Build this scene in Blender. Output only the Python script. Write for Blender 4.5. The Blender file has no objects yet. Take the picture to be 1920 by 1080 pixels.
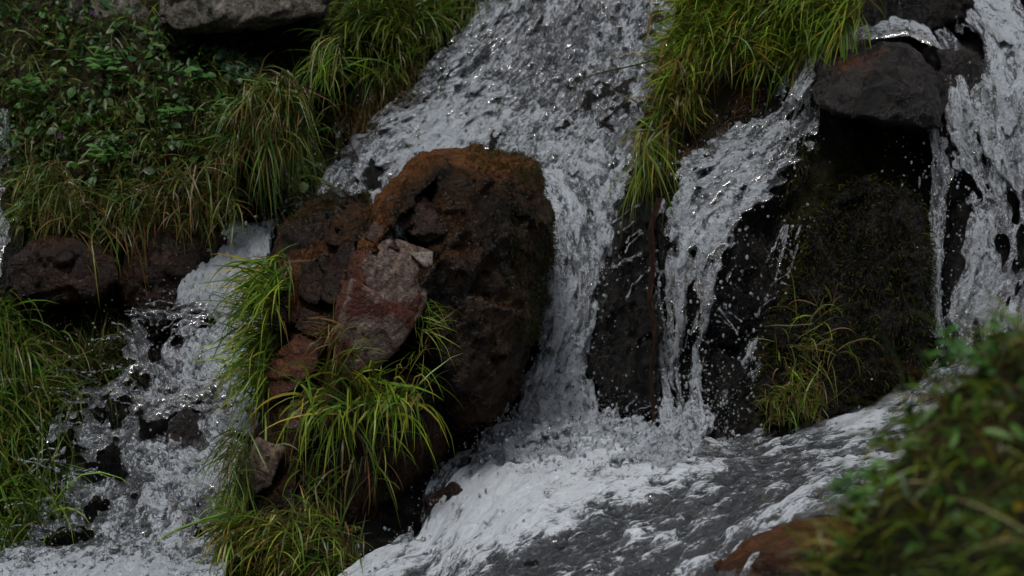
import bpy, bmesh, math, random
import numpy as np
from mathutils import Vector, kdtree

sc = bpy.context.scene
# ------------------------------------------------------------------ camera
PITCH = math.radians(10); CY = -12.0; CZ = 12*math.tan(PITCH); FPX = 85/36*1920
cam_d = bpy.data.cameras.new('camera'); cam = bpy.data.objects.new('camera', cam_d)
sc.collection.objects.link(cam); sc.camera = cam
cam.location = (0, CY, CZ); cam.rotation_euler = (math.radians(90)-PITCH, 0, 0)
cam_d.lens = 85; cam_d.sensor_width = 36; cam_d.clip_start = .05; cam_d.clip_end = 500
cam_d.dof.use_dof = True; cam_d.dof.focus_distance = 12.0; cam_d.dof.aperture_fstop = 1.4
# ------------------------------------------------------------------ sky and sun (overcast)
w = bpy.data.worlds.new('World'); sc.world = w; w.use_nodes = True
nt = w.node_tree; bgn = nt.nodes['Background']
sky = nt.nodes.new('ShaderNodeTexSky'); sky.sky_type = 'NISHITA'; sky.sun_disc = False
SUN_EL, SUN_ROT = math.radians(68), math.radians(200)
sky.sun_elevation = SUN_EL; sky.sun_rotation = SUN_ROT; sky.dust_density = 4; sky.air_density = 1.0
hs = nt.nodes.new('ShaderNodeHueSaturation'); hs.inputs['Saturation'].default_value = .52
nt.links.new(sky.outputs[0], hs.inputs['Color']); nt.links.new(hs.outputs[0], bgn.inputs['Color'])
bgn.inputs['Strength'].default_value = .1
sd = bpy.data.lights.new('sun', 'SUN'); sun = bpy.data.objects.new('sun', sd); sc.collection.objects.link(sun)
sd.energy = 1.5; sd.angle = math.radians(10); sd.color = (1, .98, .94)
sun.rotation_euler = (math.radians(24), math.radians(-10), 0)
sc.view_settings.view_transform = 'Standard'; sc.view_settings.look = 'None'
sc.view_settings.exposure = .2; sc.view_settings.gamma = 1
sc.cycles.max_bounces = 6; sc.cycles.transparent_max_bounces = 12; sc.cycles.diffuse_bounces = 2
sc.cycles.glossy_bounces = 2; sc.cycles.use_denoising = True

rng = np.random.default_rng(7); random.seed(7)
# ------------------------------------------------------------------ numeric helpers
def P(px, py, Y):
    px, py, Y = np.broadcast_arrays(np.asarray(px, float), np.asarray(py, float), np.asarray(Y, float))
    a = (px-960)/FPX; b = -(py-540)/FPX
    c, s = math.cos(PITCH), math.sin(PITCH)
    dy = c+b*s; dz = -s+b*c; k = (Y-CY)/dy
    return np.stack([a*k, Y+0*k, CZ+dz*k], -1)
def pix(p):                       # world -> photo pixel (used only for placing)
    c, s = math.cos(PITCH), math.sin(PITCH); y = p[..., 1]-CY; z = p[..., 2]-CZ
    f = y*c-z*s; u = y*s+z*c
    return 960+p[..., 0]/f*FPX, 540-u/f*FPX
NT = 32
tab = rng.random((NT, NT, NT)).astype(np.float32)*2-1
def vnoise(p, seed=0):
    p = p+seed*7.31; i = np.floor(p).astype(np.int64); f = p-i; f = f*f*f*(f*(f*6-15)+10)
    i0 = i % NT; i1 = (i+1) % NT
    x0, y0, z0 = i0.T; x1, y1, z1 = i1.T; fx, fy, fz = f.T
    a = tab[x0, y0, z0]*(1-fx)+tab[x1, y0, z0]*fx; b = tab[x0, y1, z0]*(1-fx)+tab[x1, y1, z0]*fx
    c = tab[x0, y0, z1]*(1-fx)+tab[x1, y0, z1]*fx; d = tab[x0, y1, z1]*(1-fx)+tab[x1, y1, z1]*fx
    return (a*(1-fy)+b*fy)*(1-fz)+(c*(1-fy)+d*fy)*fz
ROT = np.array([[.36, .48, -.8], [-.8, .6, 0], [.48, .64, .6]])
def fbm(p, scale, octs=4, seed=0, gain=.5):
    q = p*scale; s = 0; a = 1; t = 0
    for o in range(octs):
        s = s+a*vnoise(q, seed+o); t += a; a *= gain; q = (q@ROT)*2.03
    return s/t
def facets(p, scale, seed, tilt=.5):      # broken-rock relief: a tilted plane per cell
    r = np.random.default_rng(seed); lo = p.min(0)-.3; hi = p.max(0)+.3
    n = int(max(8, np.prod((hi-lo)*scale)*.6)); n = min(n, 4000)
    s = lo+(hi-lo)*r.random((n, 3)); kd = kdtree.KDTree(n)
    for k in range(n): kd.insert(s[k], k)
    kd.balance()
    idx = np.array([kd.find(q)[1] for q in p])
    g = r.normal(size=(n, 3))*tilt; off = r.random(n)-.5
    d = ((p-s[idx])*g[idx]).sum(1)*scale+off[idx]*.6
    return np.clip(d, -1, 1)
def lin(a, n): return np.interp(np.linspace(0, 1, n), np.linspace(0, 1, len(a)), a)
def up1(n, m):                    # cubic B-spline upsampling matrix m -> n
    x = np.linspace(1, m-2.001, n); i = np.floor(x).astype(int); f = x-i; M = np.zeros((n, m), np.float32)
    W = [(1-f)**3/6, (3*f**3-6*f**2+4)/6, (-3*f**3+3*f**2+3*f+1)/6, f**3/6]
    for k in range(4): M[np.arange(n), np.clip(i-1+k, 0, m-1)] += W[k]
    return M
def lat3(shape, cell, r):         # smooth noise on a regular grid, about -1..1
    ms = [max(5, int(n/c)+4) for n, c in zip(shape, cell)]
    a = r.random(ms).astype(np.float32)*2-1
    a = np.tensordot(up1(shape[0], ms[0]), a, (1, 0))
    a = np.tensordot(a, up1(shape[1], ms[1]), (1, 1)).transpose(0, 2, 1)
    a = np.tensordot(a, up1(shape[2], ms[2]), (2, 1))
    return a*2.0
def lat2(shape, cell, r): return lat3((shape[0], shape[1], 2), (cell[0], cell[1], 9), r)[:, :, 0]

# ------------------------------------------------------------------ object helpers
col = sc.collection
def mesh_obj(name, v, f, mat, parent=None, smooth=True, attrs=None, colors=None, flow=None):
    me = bpy.data.meshes.new(name); v = np.asarray(v, np.float32); me.vertices.add(len(v)); me.vertices.foreach_set('co', v.ravel())
    if not isinstance(f, (tuple,)): f = (f,)
    ls = [np.asarray(x, np.int32) for x in f if len(x)]
    loops = np.concatenate([x.ravel() for x in ls]); tot = np.concatenate([np.full(len(x), x.shape[1], np.int32) for x in ls])
    me.loops.add(len(loops)); me.loops.foreach_set('vertex_index', loops)
    me.polygons.add(len(tot)); st = np.concatenate([[0], np.cumsum(tot)[:-1]]).astype(np.int32)
    me.polygons.foreach_set('loop_start', st); me.polygons.foreach_set('loop_total', tot)
    me.polygons.foreach_set('use_smooth', np.full(len(tot), smooth, bool))
    me.update(calc_edges=True)
    for k, a in (attrs or {}).items():
        at = me.attributes.new(k, 'FLOAT', 'POINT'); at.data.foreach_set('value', np.asarray(a, np.float32))
    if flow is not None:
        at = me.attributes.new('flow', 'FLOAT_VECTOR', 'POINT'); at.data.foreach_set('vector', np.asarray(flow, np.float32).ravel())
    if colors is not None:
        at = me.attributes.new('tint', 'FLOAT_COLOR', 'POINT')
        c = np.ones((len(v), 4), np.float32); c[:, :3] = colors; at.data.foreach_set('color', c.ravel())
    me.materials.append(mat); o = bpy.data.objects.new(name, me); col.objects.link(o)
    if parent: o.parent = parent
    return o
def tag(o, label=None, cat=None, group=None, kind=None):
    if label: o['label'] = label
    if cat: o['category'] = cat
    if group: o['group'] = group
    if kind: o['kind'] = kind
    return o
def get_co(me):
    a = np.empty(len(me.vertices)*3, np.float32); me.vertices.foreach_get('co', a); return a.reshape(-1, 3).astype(float)
def get_no(me):
    a = np.empty(len(me.vertices)*3, np.float32); me.vertices.foreach_get('normal', a); return a.reshape(-1, 3).astype(float)

# ------------------------------------------------------------------ materials
def newmat(name):
    m = bpy.data.materials.new(name); m.use_nodes = True; nt = m.node_tree; nt.nodes.clear()
    out = nt.nodes.new('ShaderNodeOutputMaterial'); return m, nt, out
def N(nt, t, **k):
    n = nt.nodes.new(t)
    for a, b in k.items():
        if a in n.inputs: n.inputs[a].default_value = b
        else: setattr(n, a, b)
    return n
def ramp(nt, stops, src):
    r = nt.nodes.new('ShaderNodeValToRGB'); e = r.color_ramp.elements
    while len(e) < len(stops): e.new(.5)
    for k, (p, c) in enumerate(stops): e[k].position = p; e[k].color = (*c, 1)
    nt.links.new(src, r.inputs[0]); return r
def rockmat(name, cols, scale=4, rough=(.25, .6), bump=.6, stretch=(1, 1, 1), spec=.5, speck=None, fine=55, patch=None, coarse=12, alt=((.07, .024, .005), (.15, .06, .016))):
    m, nt, out = newmat(name); L = nt.links.new
    tc = N(nt, 'ShaderNodeTexCoord'); mp = N(nt, 'ShaderNodeMapping'); mp.inputs['Scale'].default_value = stretch
    L(tc.outputs['Object'], mp.inputs['Vector'])
    n1 = N(nt, 'ShaderNodeTexNoise', Scale=scale, Detail=9., Roughness=.66, Distortion=.6); L(mp.outputs[0], n1.inputs['Vector'])
    st = [(.28+.44*k/(len(cols)-1), c) for k, c in enumerate(cols)]
    c = ramp(nt, st, n1.outputs['Fac']).outputs[0]
    if patch:
        n3 = N(nt, 'ShaderNodeTexNoise', Scale=patch[1], Detail=6., Roughness=.6); L(mp.outputs[0], n3.inputs['Vector'])
        mk = ramp(nt, [(patch[2], (0, 0, 0)), (patch[2]+.08, (1, 1, 1))], n3.outputs['Fac'])
        mx = N(nt, 'ShaderNodeMixRGB'); L(mk.outputs[0], mx.inputs[0]); L(c, mx.inputs[1]); mx.inputs[2].default_value = (*patch[0], 1); c = mx.outputs[0]
    n2 = N(nt, 'ShaderNodeTexNoise', Scale=fine, Detail=6., Roughness=.7); L(mp.outputs[0], n2.inputs['Vector'])
    n4 = N(nt, 'ShaderNodeTexVoronoi', Scale=coarse*.6, feature='DISTANCE_TO_EDGE'); 
    nd = N(nt, 'ShaderNodeTexNoise', Scale=5., Detail=6., Roughness=.65); mxv = N(nt, 'ShaderNodeMixRGB'); mxv.inputs[0].default_value = .45
    L(mp.outputs[0], nd.inputs['Vector']); L(mp.outputs[0], mxv.inputs[1]); L(nd.outputs['Color'], mxv.inputs[2]); L(mxv.outputs[0], n4.inputs['Vector'])
    cr = ramp(nt, [(0, (0, 0, 0)), (.05, (1, 1, 1))], n4.outputs['Distance'])
    v = ramp(nt, [(.3, (.22,)*3), (.7, (1.85,)*3)], n2.outputs['Fac'])
    mu = N(nt, 'ShaderNodeMixRGB', blend_type='MULTIPLY'); mu.inputs[0].default_value = 1; L(c, mu.inputs[1]); L(v.outputs[0], mu.inputs[2]); c = mu.outputs[0]
    if speck:
        ns = N(nt, 'ShaderNodeTexNoise', Scale=90., Detail=2.); L(tc.outputs['Object'], ns.inputs['Vector'])
        mk = ramp(nt, [(.66, (0, 0, 0)), (.7, (1, 1, 1))], ns.outputs['Fac'])
        mx = N(nt, 'ShaderNodeMixRGB'); L(mk.outputs[0], mx.inputs[0]); L(c, mx.inputs[1]); mx.inputs[2].default_value = (*speck, 1); c = mx.outputs[0]
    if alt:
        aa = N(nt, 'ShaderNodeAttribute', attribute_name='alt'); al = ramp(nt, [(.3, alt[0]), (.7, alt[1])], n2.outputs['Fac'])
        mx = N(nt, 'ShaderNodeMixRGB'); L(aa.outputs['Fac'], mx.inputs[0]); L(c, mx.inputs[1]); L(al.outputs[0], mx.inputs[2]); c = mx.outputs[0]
    b = N(nt, 'ShaderNodeBsdfPrincipled'); L(c, b.inputs['Base Color'])
    rr = N(nt, 'ShaderNodeMapRange'); rr.inputs['To Min'].default_value = rough[0]; rr.inputs['To Max'].default_value = rough[1]
    rr.inputs['From Min'].default_value = .35; rr.inputs['From Max'].default_value = .65
    L(n1.outputs['Fac'], rr.inputs['Value']); L(rr.outputs[0], b.inputs['Roughness']); b.inputs['Specular IOR Level'].default_value = spec
    ad = N(nt, 'ShaderNodeMath', operation='MULTIPLY_ADD'); L(n1.outputs['Fac'], ad.inputs[0]); ad.inputs[1].default_value = 3.; L(n2.outputs['Fac'], ad.inputs[2])
    ad2 = N(nt, 'ShaderNodeMath', operation='MULTIPLY_ADD'); L(cr.outputs[0], ad2.inputs[0]); ad2.inputs[1].default_value = .35; L(ad.outputs[0], ad2.inputs[2])
    bp = N(nt, 'ShaderNodeBump', Strength=bump, Distance=.012); L(ad2.outputs[0], bp.inputs['Height']); L(bp.outputs[0], b.inputs['Normal'])
    L(b.outputs[0], out.inputs[0]); return m
def watermat(name, foamc=(.66, .7, .76), fine=95, bump=1., rough=.12, tint=(.36, .39, .41), contrast=(5.5, 3.6), stretch=.6, big=24.):
    m, nt, out = newmat(name); L = nt.links.new
    fa = N(nt, 'ShaderNodeAttribute', attribute_name='flow'); tc = N(nt, 'ShaderNodeMapping'); tc.inputs['Scale'].default_value = (1, stretch, 1); L(fa.outputs['Vector'], tc.inputs['Vector'])
    n1 = N(nt, 'ShaderNodeTexNoise', Scale=float(fine), Detail=4., Roughness=.65, Distortion=1.2); L(tc.outputs[0], n1.inputs['Vector'])
    n2 = N(nt, 'ShaderNodeTexNoise', Scale=big, Detail=6., Roughness=.72, Distortion=1.2); L(tc.outputs[0], n2.inputs['Vector'])
    at = N(nt, 'ShaderNodeAttribute', attribute_name='foam')
    # foam cover = attribute broken up by two noises
    def madd(src, k, add):
        q = N(nt, 'ShaderNodeMath', operation='MULTIPLY_ADD'); L(src, q.inputs[0]); q.inputs[1].default_value = k
        if isinstance(add, float): q.inputs[2].default_value = add
        else: L(add, q.inputs[2])
        return q.outputs[0]
    a1 = madd(n2.outputs['Fac'], contrast[0], madd(n1.outputs['Fac'], contrast[1], madd(at.outputs['Fac'], 1., -.5*(contrast[0]+contrast[1]))))
    mr = N(nt, 'ShaderNodeMapRange', interpolation_type='SMOOTHSTEP'); L(a1, mr.inputs['Value']); mr.inputs['From Min'].default_value = .3; mr.inputs['From Max'].default_value = .9
    mr.inputs['To Max'].default_value = .95; mr.inputs['To Min'].default_value = .02
    hh = N(nt, 'ShaderNodeMath', operation='MULTIPLY_ADD'); L(n2.outputs['Fac'], hh.inputs[0]); hh.inputs[1].default_value = 2.5; L(n1.outputs['Fac'], hh.inputs[2])
    bp = N(nt, 'ShaderNodeBump', Strength=bump, Distance=.025); L(hh.outputs[0], bp.inputs['Height'])
    bq = N(nt, 'ShaderNodeBump', Strength=1., Distance=.06); L(hh.outputs[0], bq.inputs['Height'])
    fo = N(nt, 'ShaderNodeBsdfPrincipled'); fo.inputs['Base Color'].default_value = (*foamc, 1); fo.inputs['Roughness'].default_value = rough
    fo.inputs['Specular IOR Level'].default_value = 1.; L(bp.outputs[0], fo.inputs['Normal'])
    tr = N(nt, 'ShaderNodeBsdfTransparent'); tr.inputs[0].default_value = (*tint, 1)
    gl = N(nt, 'ShaderNodeBsdfAnisotropic' if False else 'ShaderNodeBsdfGlossy', Roughness=.05); L(bq.outputs[0], gl.inputs['Normal'])
    fr = N(nt, 'ShaderNodeFresnel', IOR=1.5); L(bq.outputs[0], fr.inputs['Normal'])
    cl = N(nt, 'ShaderNodeMixShader'); L(fr.outputs[0], cl.inputs[0]); L(tr.outputs[0], cl.inputs[1]); L(gl.outputs[0], cl.inputs[2])
    mx = N(nt, 'ShaderNodeMixShader'); L(mr.outputs[0], mx.inputs[0]); L(cl.outputs[0], mx.inputs[1]); L(fo.outputs[0], mx.inputs[2])
    L(mx.outputs[0], out.inputs[0]); return m
def leafmat(name, rough=.42, trans=.3, spec=.4):
    m, nt, out = newmat(name); L = nt.links.new
    at = N(nt, 'ShaderNodeAttribute', attribute_name='tint')
    b = N(nt, 'ShaderNodeBsdfPrincipled', Roughness=rough); L(at.outputs['Color'], b.inputs['Base Color']); b.inputs['Specular IOR Level'].default_value = spec
    t = N(nt, 'ShaderNodeBsdfTranslucent'); L(at.outputs['Color'], t.inputs[0])
    mx = N(nt, 'ShaderNodeMixShader'); mx.inputs[0].default_value = trans; L(b.outputs[0], mx.inputs[1]); L(t.outputs[0], mx.inputs[2])
    L(mx.outputs[0], out.inputs[0]); return m

M_cliff = rockmat('wet_black_rock', [(.002, .002, .002), (.006, .0055, .005), (.016, .013, .01)], 7, (.12, .32), 1.6, (1, 1, .45), .3)
M_soil = rockmat('mossy_soil', [(.006, .006, .003), (.014, .014, .005), (.03, .022, .01)], 7, (.7, .95), 1., spec=.15)
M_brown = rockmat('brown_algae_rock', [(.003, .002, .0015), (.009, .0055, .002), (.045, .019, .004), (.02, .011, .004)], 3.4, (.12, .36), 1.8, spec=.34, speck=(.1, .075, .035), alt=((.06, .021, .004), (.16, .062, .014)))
M_ochre = rockmat('ochre_lip_rock', [(.05, .02, .006), (.11, .042, .01), (.14, .065, .02)], 5, (.4, .7), .6, spec=.3, speck=(.2, .12, .05))
M_pink = rockmat('pink_grey_slab', [(.05, .032, .028), (.11, .075, .062), (.2, .145, .12), (.04, .04, .045)], 8, (.3, .6), 1.3, patch=((.07, .015, .007), 5.5, .5), spec=.35)
M_darkred = rockmat('dark_red_stone', [(.01, .006, .005), (.035, .014, .01), (.1, .065, .05)], 7, (.2, .4), 1.4, spec=.5)
M_grey = rockmat('pale_grey_stone', [(.1, .09, .075), (.2, .175, .15), (.27, .24, .2)], 6, (.45, .7), .7, spec=.35)
M_red = rockmat('rust_red_stone', [(.02, .008, .005), (.07, .02, .008), (.13, .045, .018)], 7, (.2, .45), 1.3, spec=.45)
M_dark = rockmat('dark_wet_boulder', [(.006, .0055, .0055), (.014, .012, .011), (.025, .02, .018)], 5, (.16, .34), 1.4, spec=.45, patch=((.06, .022, .008), 3., .6))
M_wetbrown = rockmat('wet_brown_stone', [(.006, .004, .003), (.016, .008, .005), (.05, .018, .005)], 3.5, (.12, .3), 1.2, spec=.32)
M_ledge = rockmat('lichen_ledge_stone', [(.04, .036, .03), (.13, .12, .1), (.28, .26, .225)], 9, (.6, .85), 1.3, spec=.2, patch=((.014, .016, .008), 6., .58))
M_wood = rockmat('orange_wood', [(.008, .004, .002), (.035, .014, .005), (.1, .038, .01)], 14, (.4, .6), 1.2, (5, 5, .5), spec=.25)
M_water = watermat('white_water', (.63, .69, .76), stretch=.45)
M_foam = watermat('pool_foam', (.63, .68, .74), 90, .8, .35, contrast=(4., 1.8), stretch=.3, big=15.)
M_leaf = leafmat('leaf_blades')
M_moss = leafmat('moss_fibres', .8, .1, .1)

# ------------------------------------------------------------------ the slope: depth of the hillside behind everything
CTL = {
 -300: [(-500,3.1),(0,3.0),(500,2.8),(1000,3.1),(1400,2.5),(1900,2.4),(2400,2.6)],
 -100: [(-300,2.5),(0,2.3),(300,2.15),(500,2.1),(800,2.1),(1000,2.5),(1200,2.3),(1400,1.8),(1650,2.0),(1900,1.7),(2200,1.8)],
 0: [(0,1.9),(300,1.7),(480,1.75),(700,1.5),(850,1.85),(1000,2.2),(1200,1.95),(1400,1.45),(1600,1.7),(1750,1.8),(1900,1.35),(2200,1.3)],
 150: [(-200,1.5),(0,1.4),(300,1.2),(450,1.25),(585,1.75),(700,1.35),(850,1.55),(1000,1.6),(1200,1.45),(1350,1.15),(1500,1.05),(1650,1.0),(1850,.95),(2200,1.0)],
 300: [(0,1.1),(300,.8),(500,.78),(585,1.35),(700,1.15),(1000,1.15),(1180,1.05),(1300,.85),(1450,.8),(1600,.74),(1750,.85),(1900,.72)],
 420: [(-200,.9),(0,.85),(250,.75),(430,1.1),(550,1.05),(800,.9),(1100,.85),(1180,.9),(1300,.75),(1450,.75),(1590,.76),(1750,.75),(1900,.62),(2200,.6)],
 560: [(0,.7),(150,.7),(300,.65),(450,.6),(700,.55),(1060,.72),(1180,.85),(1300,.7),(1450,.7),(1600,.8),(1750,.65),(1900,.5)],
 750: [(-200,.3),(0,.3),(100,.32),(300,.32),(450,.28),(700,.35),(1050,.6),(1180,.7),(1300,.65),(1450,.6),(1600,.45),(1750,.35),(1900,.3),(2200,.2)],
 880: [(0,.0),(100,.0),(300,0),(500,0),(700,.15),(900,.28),(1100,.12),(1300,-.05),(1600,-.35),(1900,-.7)],
 1000: [(-200,-.4),(0,-.4),(300,-.4),(500,-.35),(700,-.35),(900,-.5),(1200,-.85),(1500,-1.2),(1900,-1.7),(2200,-1.9)],
 1120: [(-200,-1.0),(0,-1.0),(300,-.9),(600,-.9),(900,-1.2),(1200,-1.7),(1500,-2.1),(1900,-2.5)],
 1300: [(-300,-2.2),(0,-2.1),(500,-2.0),(1000,-2.5),(1500,-2.9),(1900,-3.2),(2400,-3.2)],
}
cp = np.array([(x, y, Y) for y, r in CTL.items() for x, Y in r]); cq = cp[:, :2]/1000
def U(r2): return np.where(r2 > 0, r2*np.log(r2+1e-12), 0)
K = U(((cq[:, None]-cq[None])**2).sum(-1))+np.eye(len(cq))*.002
A = np.block([[K, np.c_[np.ones(len(cq)), cq]], [np.c_[np.ones(len(cq)), cq].T, np.zeros((3, 3))]])
sol = np.linalg.solve(A, np.r_[cp[:, 2], 0, 0, 0])
GX = np.arange(-700, 2640, 20.); GY = np.arange(-420, 1441, 20.)
gx, gy = np.meshgrid(GX, GY, indexing='ij'); gq = np.stack([gx.ravel(), gy.ravel()], -1)/1000
GS = (U(((gq[:, None]-cq[None])**2).sum(-1))@sol[:len(cq)]+sol[-3]+gq@sol[-2:]).reshape(gx.shape)
def S(px, py):                    # smooth depth of the slope under photo pixel
    px = np.clip(np.asarray(px, float), -700, 2600); py = np.clip(np.asarray(py, float), -420, 1420)
    fx = (px+700)/20; fy = (py+420)/20; i = np.clip(fx.astype(int), 0, GS.shape[0]-2); j = np.clip(fy.astype(int), 0, GS.shape[1]-2)
    fx = fx-i; fy = fy-j
    return (GS[i, j]*(1-fx)+GS[i+1, j]*fx)*(1-fy)+(GS[i, j+1]*(1-fx)+GS[i+1, j+1]*fx)*fy
def T(px, py): return P(px, py, S(px, py))
def TN(px, py, h=12):
    a = T(np.asarray(px)+h, py)-T(np.asarray(px)-h, py); b = T(px, np.asarray(py)-h)-T(px, np.asarray(py)+h)
    n = np.cross(a, b); return n/np.linalg.norm(n, axis=-1, keepdims=True)
def inpoly(px, py, poly):
    poly = np.asarray(poly, float); c = np.zeros(np.shape(px), bool); j = len(poly)-1
    for i in range(len(poly)):
        xi, yi = poly[i]; xj, yj = poly[j]
        c ^= ((yi > py) != (yj > py)) & (px < (xj-xi)*(py-yi)/((yj-yi) or 1e-9)+xi); j = i
    return c
def polydist(px, py, line):
    d = np.full(np.shape(px), 1e9); line = np.asarray(line, float)
    for a, b in zip(line[:-1], line[1:]):
        ab = b-a; t = np.clip(((px-a[0])*ab[0]+(py-a[1])*ab[1])/(ab@ab), 0, 1)
        d = np.minimum(d, np.hypot(px-a[0]-t*ab[0], py-a[1]-t*ab[1]))
    return d
def terrain():
    st = 5.; X = np.arange(-500, 2421, st); Z = np.arange(-340, 1301, st)
    x, y = np.meshgrid(X, Z, indexing='ij'); n = x.shape
    p = T(x, y).reshape(-1, 3); nr = TN(x, y, 25).reshape(-1, 3)
    q = p*np.array([1, 1, .55])
    d = .07*fbm(p, 2.2, 3, 3)+.035*fbm(q, 9, 4, 9)+.05*facets(q, 5, 11)+.018*facets(q*1.0, 14, 12)
    d = np.clip(d, -.2, .045)-.035
    ear = np.minimum(np.minimum(x-X[0], X[-1]-x), np.minimum(y-Z[0], Z[-1]-y)).ravel()
    p = p+nr*d[:, None]
    idx = np.arange(n[0]*n[1]).reshape(n)
    f = np.stack([idx[:-1, :-1], idx[:-1, 1:], idx[1:, 1:], idx[1:, :-1]], -1).reshape(-1, 4)
    fx = x[:-1, :-1].ravel(); fy = y[:-1, :-1].ravel()
    # skirts: the slope carries on outside the picture, steepened to block the sky
    rings = []; V = [p]; base = len(p)
    b = np.concatenate([idx[:, 0], idx[-1, 1:], idx[-2::-1, -1], idx[0, -2:0:-1]])
    cen = np.array([0, 0, .0]); prev = b
    for k, (s, dz, dy) in enumerate(((1.5, .1, .1), (3., .4, .3), (8., 2., 3), (30, 8, 14))):
        e = p[b].copy(); up = (e[:, 2] > -.6)[:, None]*1.
        e2 = e.copy(); e2[:, 0] *= s; e2[:, 2:3] += up*(np.abs(e[:, 2:3])*(s-1)*1.3)
        e2[:, 1:2] = np.where(up > 0, e[:, 1:2]+(s-1)*(.4+.5*(e[:, 2:3] > 1.2)), e[:, 1:2]*s*.8-.3*s); e2[:, 2:3] -= (1-up)*.05*s
        V.append(e2); cur = base+np.arange(len(b)); base += len(b)
        pr = prev; rings.append(np.stack([pr, np.roll(pr, -1), np.roll(cur, -1), cur], -1)); prev = cur
    V = np.concatenate(V); F = np.concatenate([f]+rings)
    o = mesh_obj('hillside', V, F, M_cliff, attrs=None)
    # soil under the turf
    soil = np.zeros(len(fx), bool)
    ps = T(fx, fy); wob = 40*fbm(ps, 3, 3, 5)
    for poly in SOIL: soil |= inpoly(fx+wob, fy+wob*.7, poly)
    me = o.data; me.materials.append(M_soil)
    mi = np.zeros(len(F), np.int32); mi[:len(fx)][soil] = 1; me.polygons.foreach_set('material_index', mi)
    tag(o, kind='structure'); return o
SOIL = [[(-520,-350),(960,-350),(900,60),(790,140),(690,240),(600,330),(560,390),(400,420),(270,450),(20,450),(-500,400)],
        [(-500,540),(240,560),(240,690),(140,820),(150,980),(0,1080),(-500,1080)],
        [(1230,-350),(1640,-350),(1610,60),(1480,140),(1350,200),(1280,320),(1190,350)],
        [(1490,250),(1700,250),(1720,720),(1440,800),(1430,640)]]
terrain()

def blocking_hill():  # unseen slope added behind the camera to block low frontal sky light
    nx, ny = 60, 40; X = np.linspace(-60, 60, nx); t = np.linspace(0, 1, ny); x, tt = np.meshgrid(X, t, indexing='ij')
    y = -9-tt*30; z = -1.8+.3*np.clip(-y-9, 0, 5)/5+sm(.12, .95, tt)*30+(x/14)**2*.3*sm(.1, .6, tt)
    p = np.stack([x, y, z], -1).reshape(-1, 3); p[:, 2] += (.1+2.2*sm(.15, .4, tt.ravel()))*fbm(p, .35, 4, 95)
    i = np.arange(nx*ny).reshape(nx, ny); f = np.stack([i[:-1, :-1], i[1:, :-1], i[1:, 1:], i[:-1, 1:]], -1).reshape(-1, 4)
    tag(mesh_obj('sky_blocking_hill', p, f, M_soil), kind='structure')
sm = lambda a, b, x: np.clip((x-a)/(b-a), 0, 1)**2*(3-2*np.clip((x-a)/(b-a), 0, 1))
blocking_hill()
# ------------------------------------------------------------------ water sheets
def surface_nets(F):
    S_ = F > 0; nx, ny, nz = F.shape
    C = [(0,0,0),(1,0,0),(0,1,0),(1,1,0),(0,0,1),(1,0,1),(0,1,1),(1,1,1)]
    s = lambda c: S_[c[0]:nx-1+c[0], c[1]:ny-1+c[1], c[2]:nz-1+c[2]]
    cnt = sum(s(c).astype(np.int8) for c in C); act = (cnt > 0) & (cnt < 8)
    ii, jj, kk = np.nonzero(act); M = len(ii); vid = np.full(act.shape, -1, np.int32); vid[ii, jj, kk] = np.arange(M)
    V = np.stack([F[ii+c[0], jj+c[1], kk+c[2]] for c in C], 1); Cc = np.array(C, float)
    pos = np.zeros((M, 3)); n = np.zeros(M)
    for a in range(8):
        for b in range(a+1, 8):
            if np.abs(Cc[a]-Cc[b]).sum() != 1: continue
            cr = (V[:, a] > 0) != (V[:, b] > 0); t = np.where(cr, V[:, a]/np.where(cr, V[:, a]-V[:, b], 1), 0)
            pos += cr[:, None]*(Cc[a]+t[:, None]*(Cc[b]-Cc[a])); n += cr
    pos = pos/n[:, None]+np.stack([ii, jj, kk], 1)
    faces = []
    def quads(S0, S1, offs, o0):
        i, j, k = np.nonzero(S0 != S1); i = i+o0[0]; j = j+o0[1]; k = k+o0[2]
        q = np.stack([vid[i+o[0], j+o[1], k+o[2]] for o in offs], 1)
        fl = ~S_[i, j, k]; q[fl] = q[fl][:, ::-1]; faces.append(q)
    quads(S_[:-1, 1:-1, 1:-1], S_[1:, 1:-1, 1:-1], [(0,-1,-1),(0,0,-1),(0,0,0),(0,-1,0)], (0, 1, 1))
    quads(S_[1:-1, :-1, 1:-1], S_[1:-1, 1:, 1:-1], [(-1,0,-1),(-1,0,0),(0,0,0),(0,0,-1)], (1, 0, 1))
    quads(S_[1:-1, 1:-1, :-1], S_[1:-1, 1:-1, 1:], [(-1,-1,0),(0,-1,0),(0,0,0),(-1,0,0)], (1, 1, 0))
    return pos, np.concatenate(faces)
def spline(pts, n):
    pts = np.asarray(pts, float); d = np.r_[0, np.cumsum(np.hypot(*np.diff(pts[:, :2], axis=0).T))]
    t = np.linspace(0, d[-1], n); out = np.stack([np.interp(t, d, pts[:, k]) for k in range(2)], -1)
    k = max(1, n//(len(pts)*3)); w_ = np.hanning(2*k+3); w_ /= w_.sum()
    pad = np.pad(out, ((k+1, k+1), (0, 0)), 'reflect', reflect_type='odd')
    return np.stack([np.convolve(pad[:, c], w_, 'valid') for c in range(2)], -1)
DROPS = []
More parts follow.
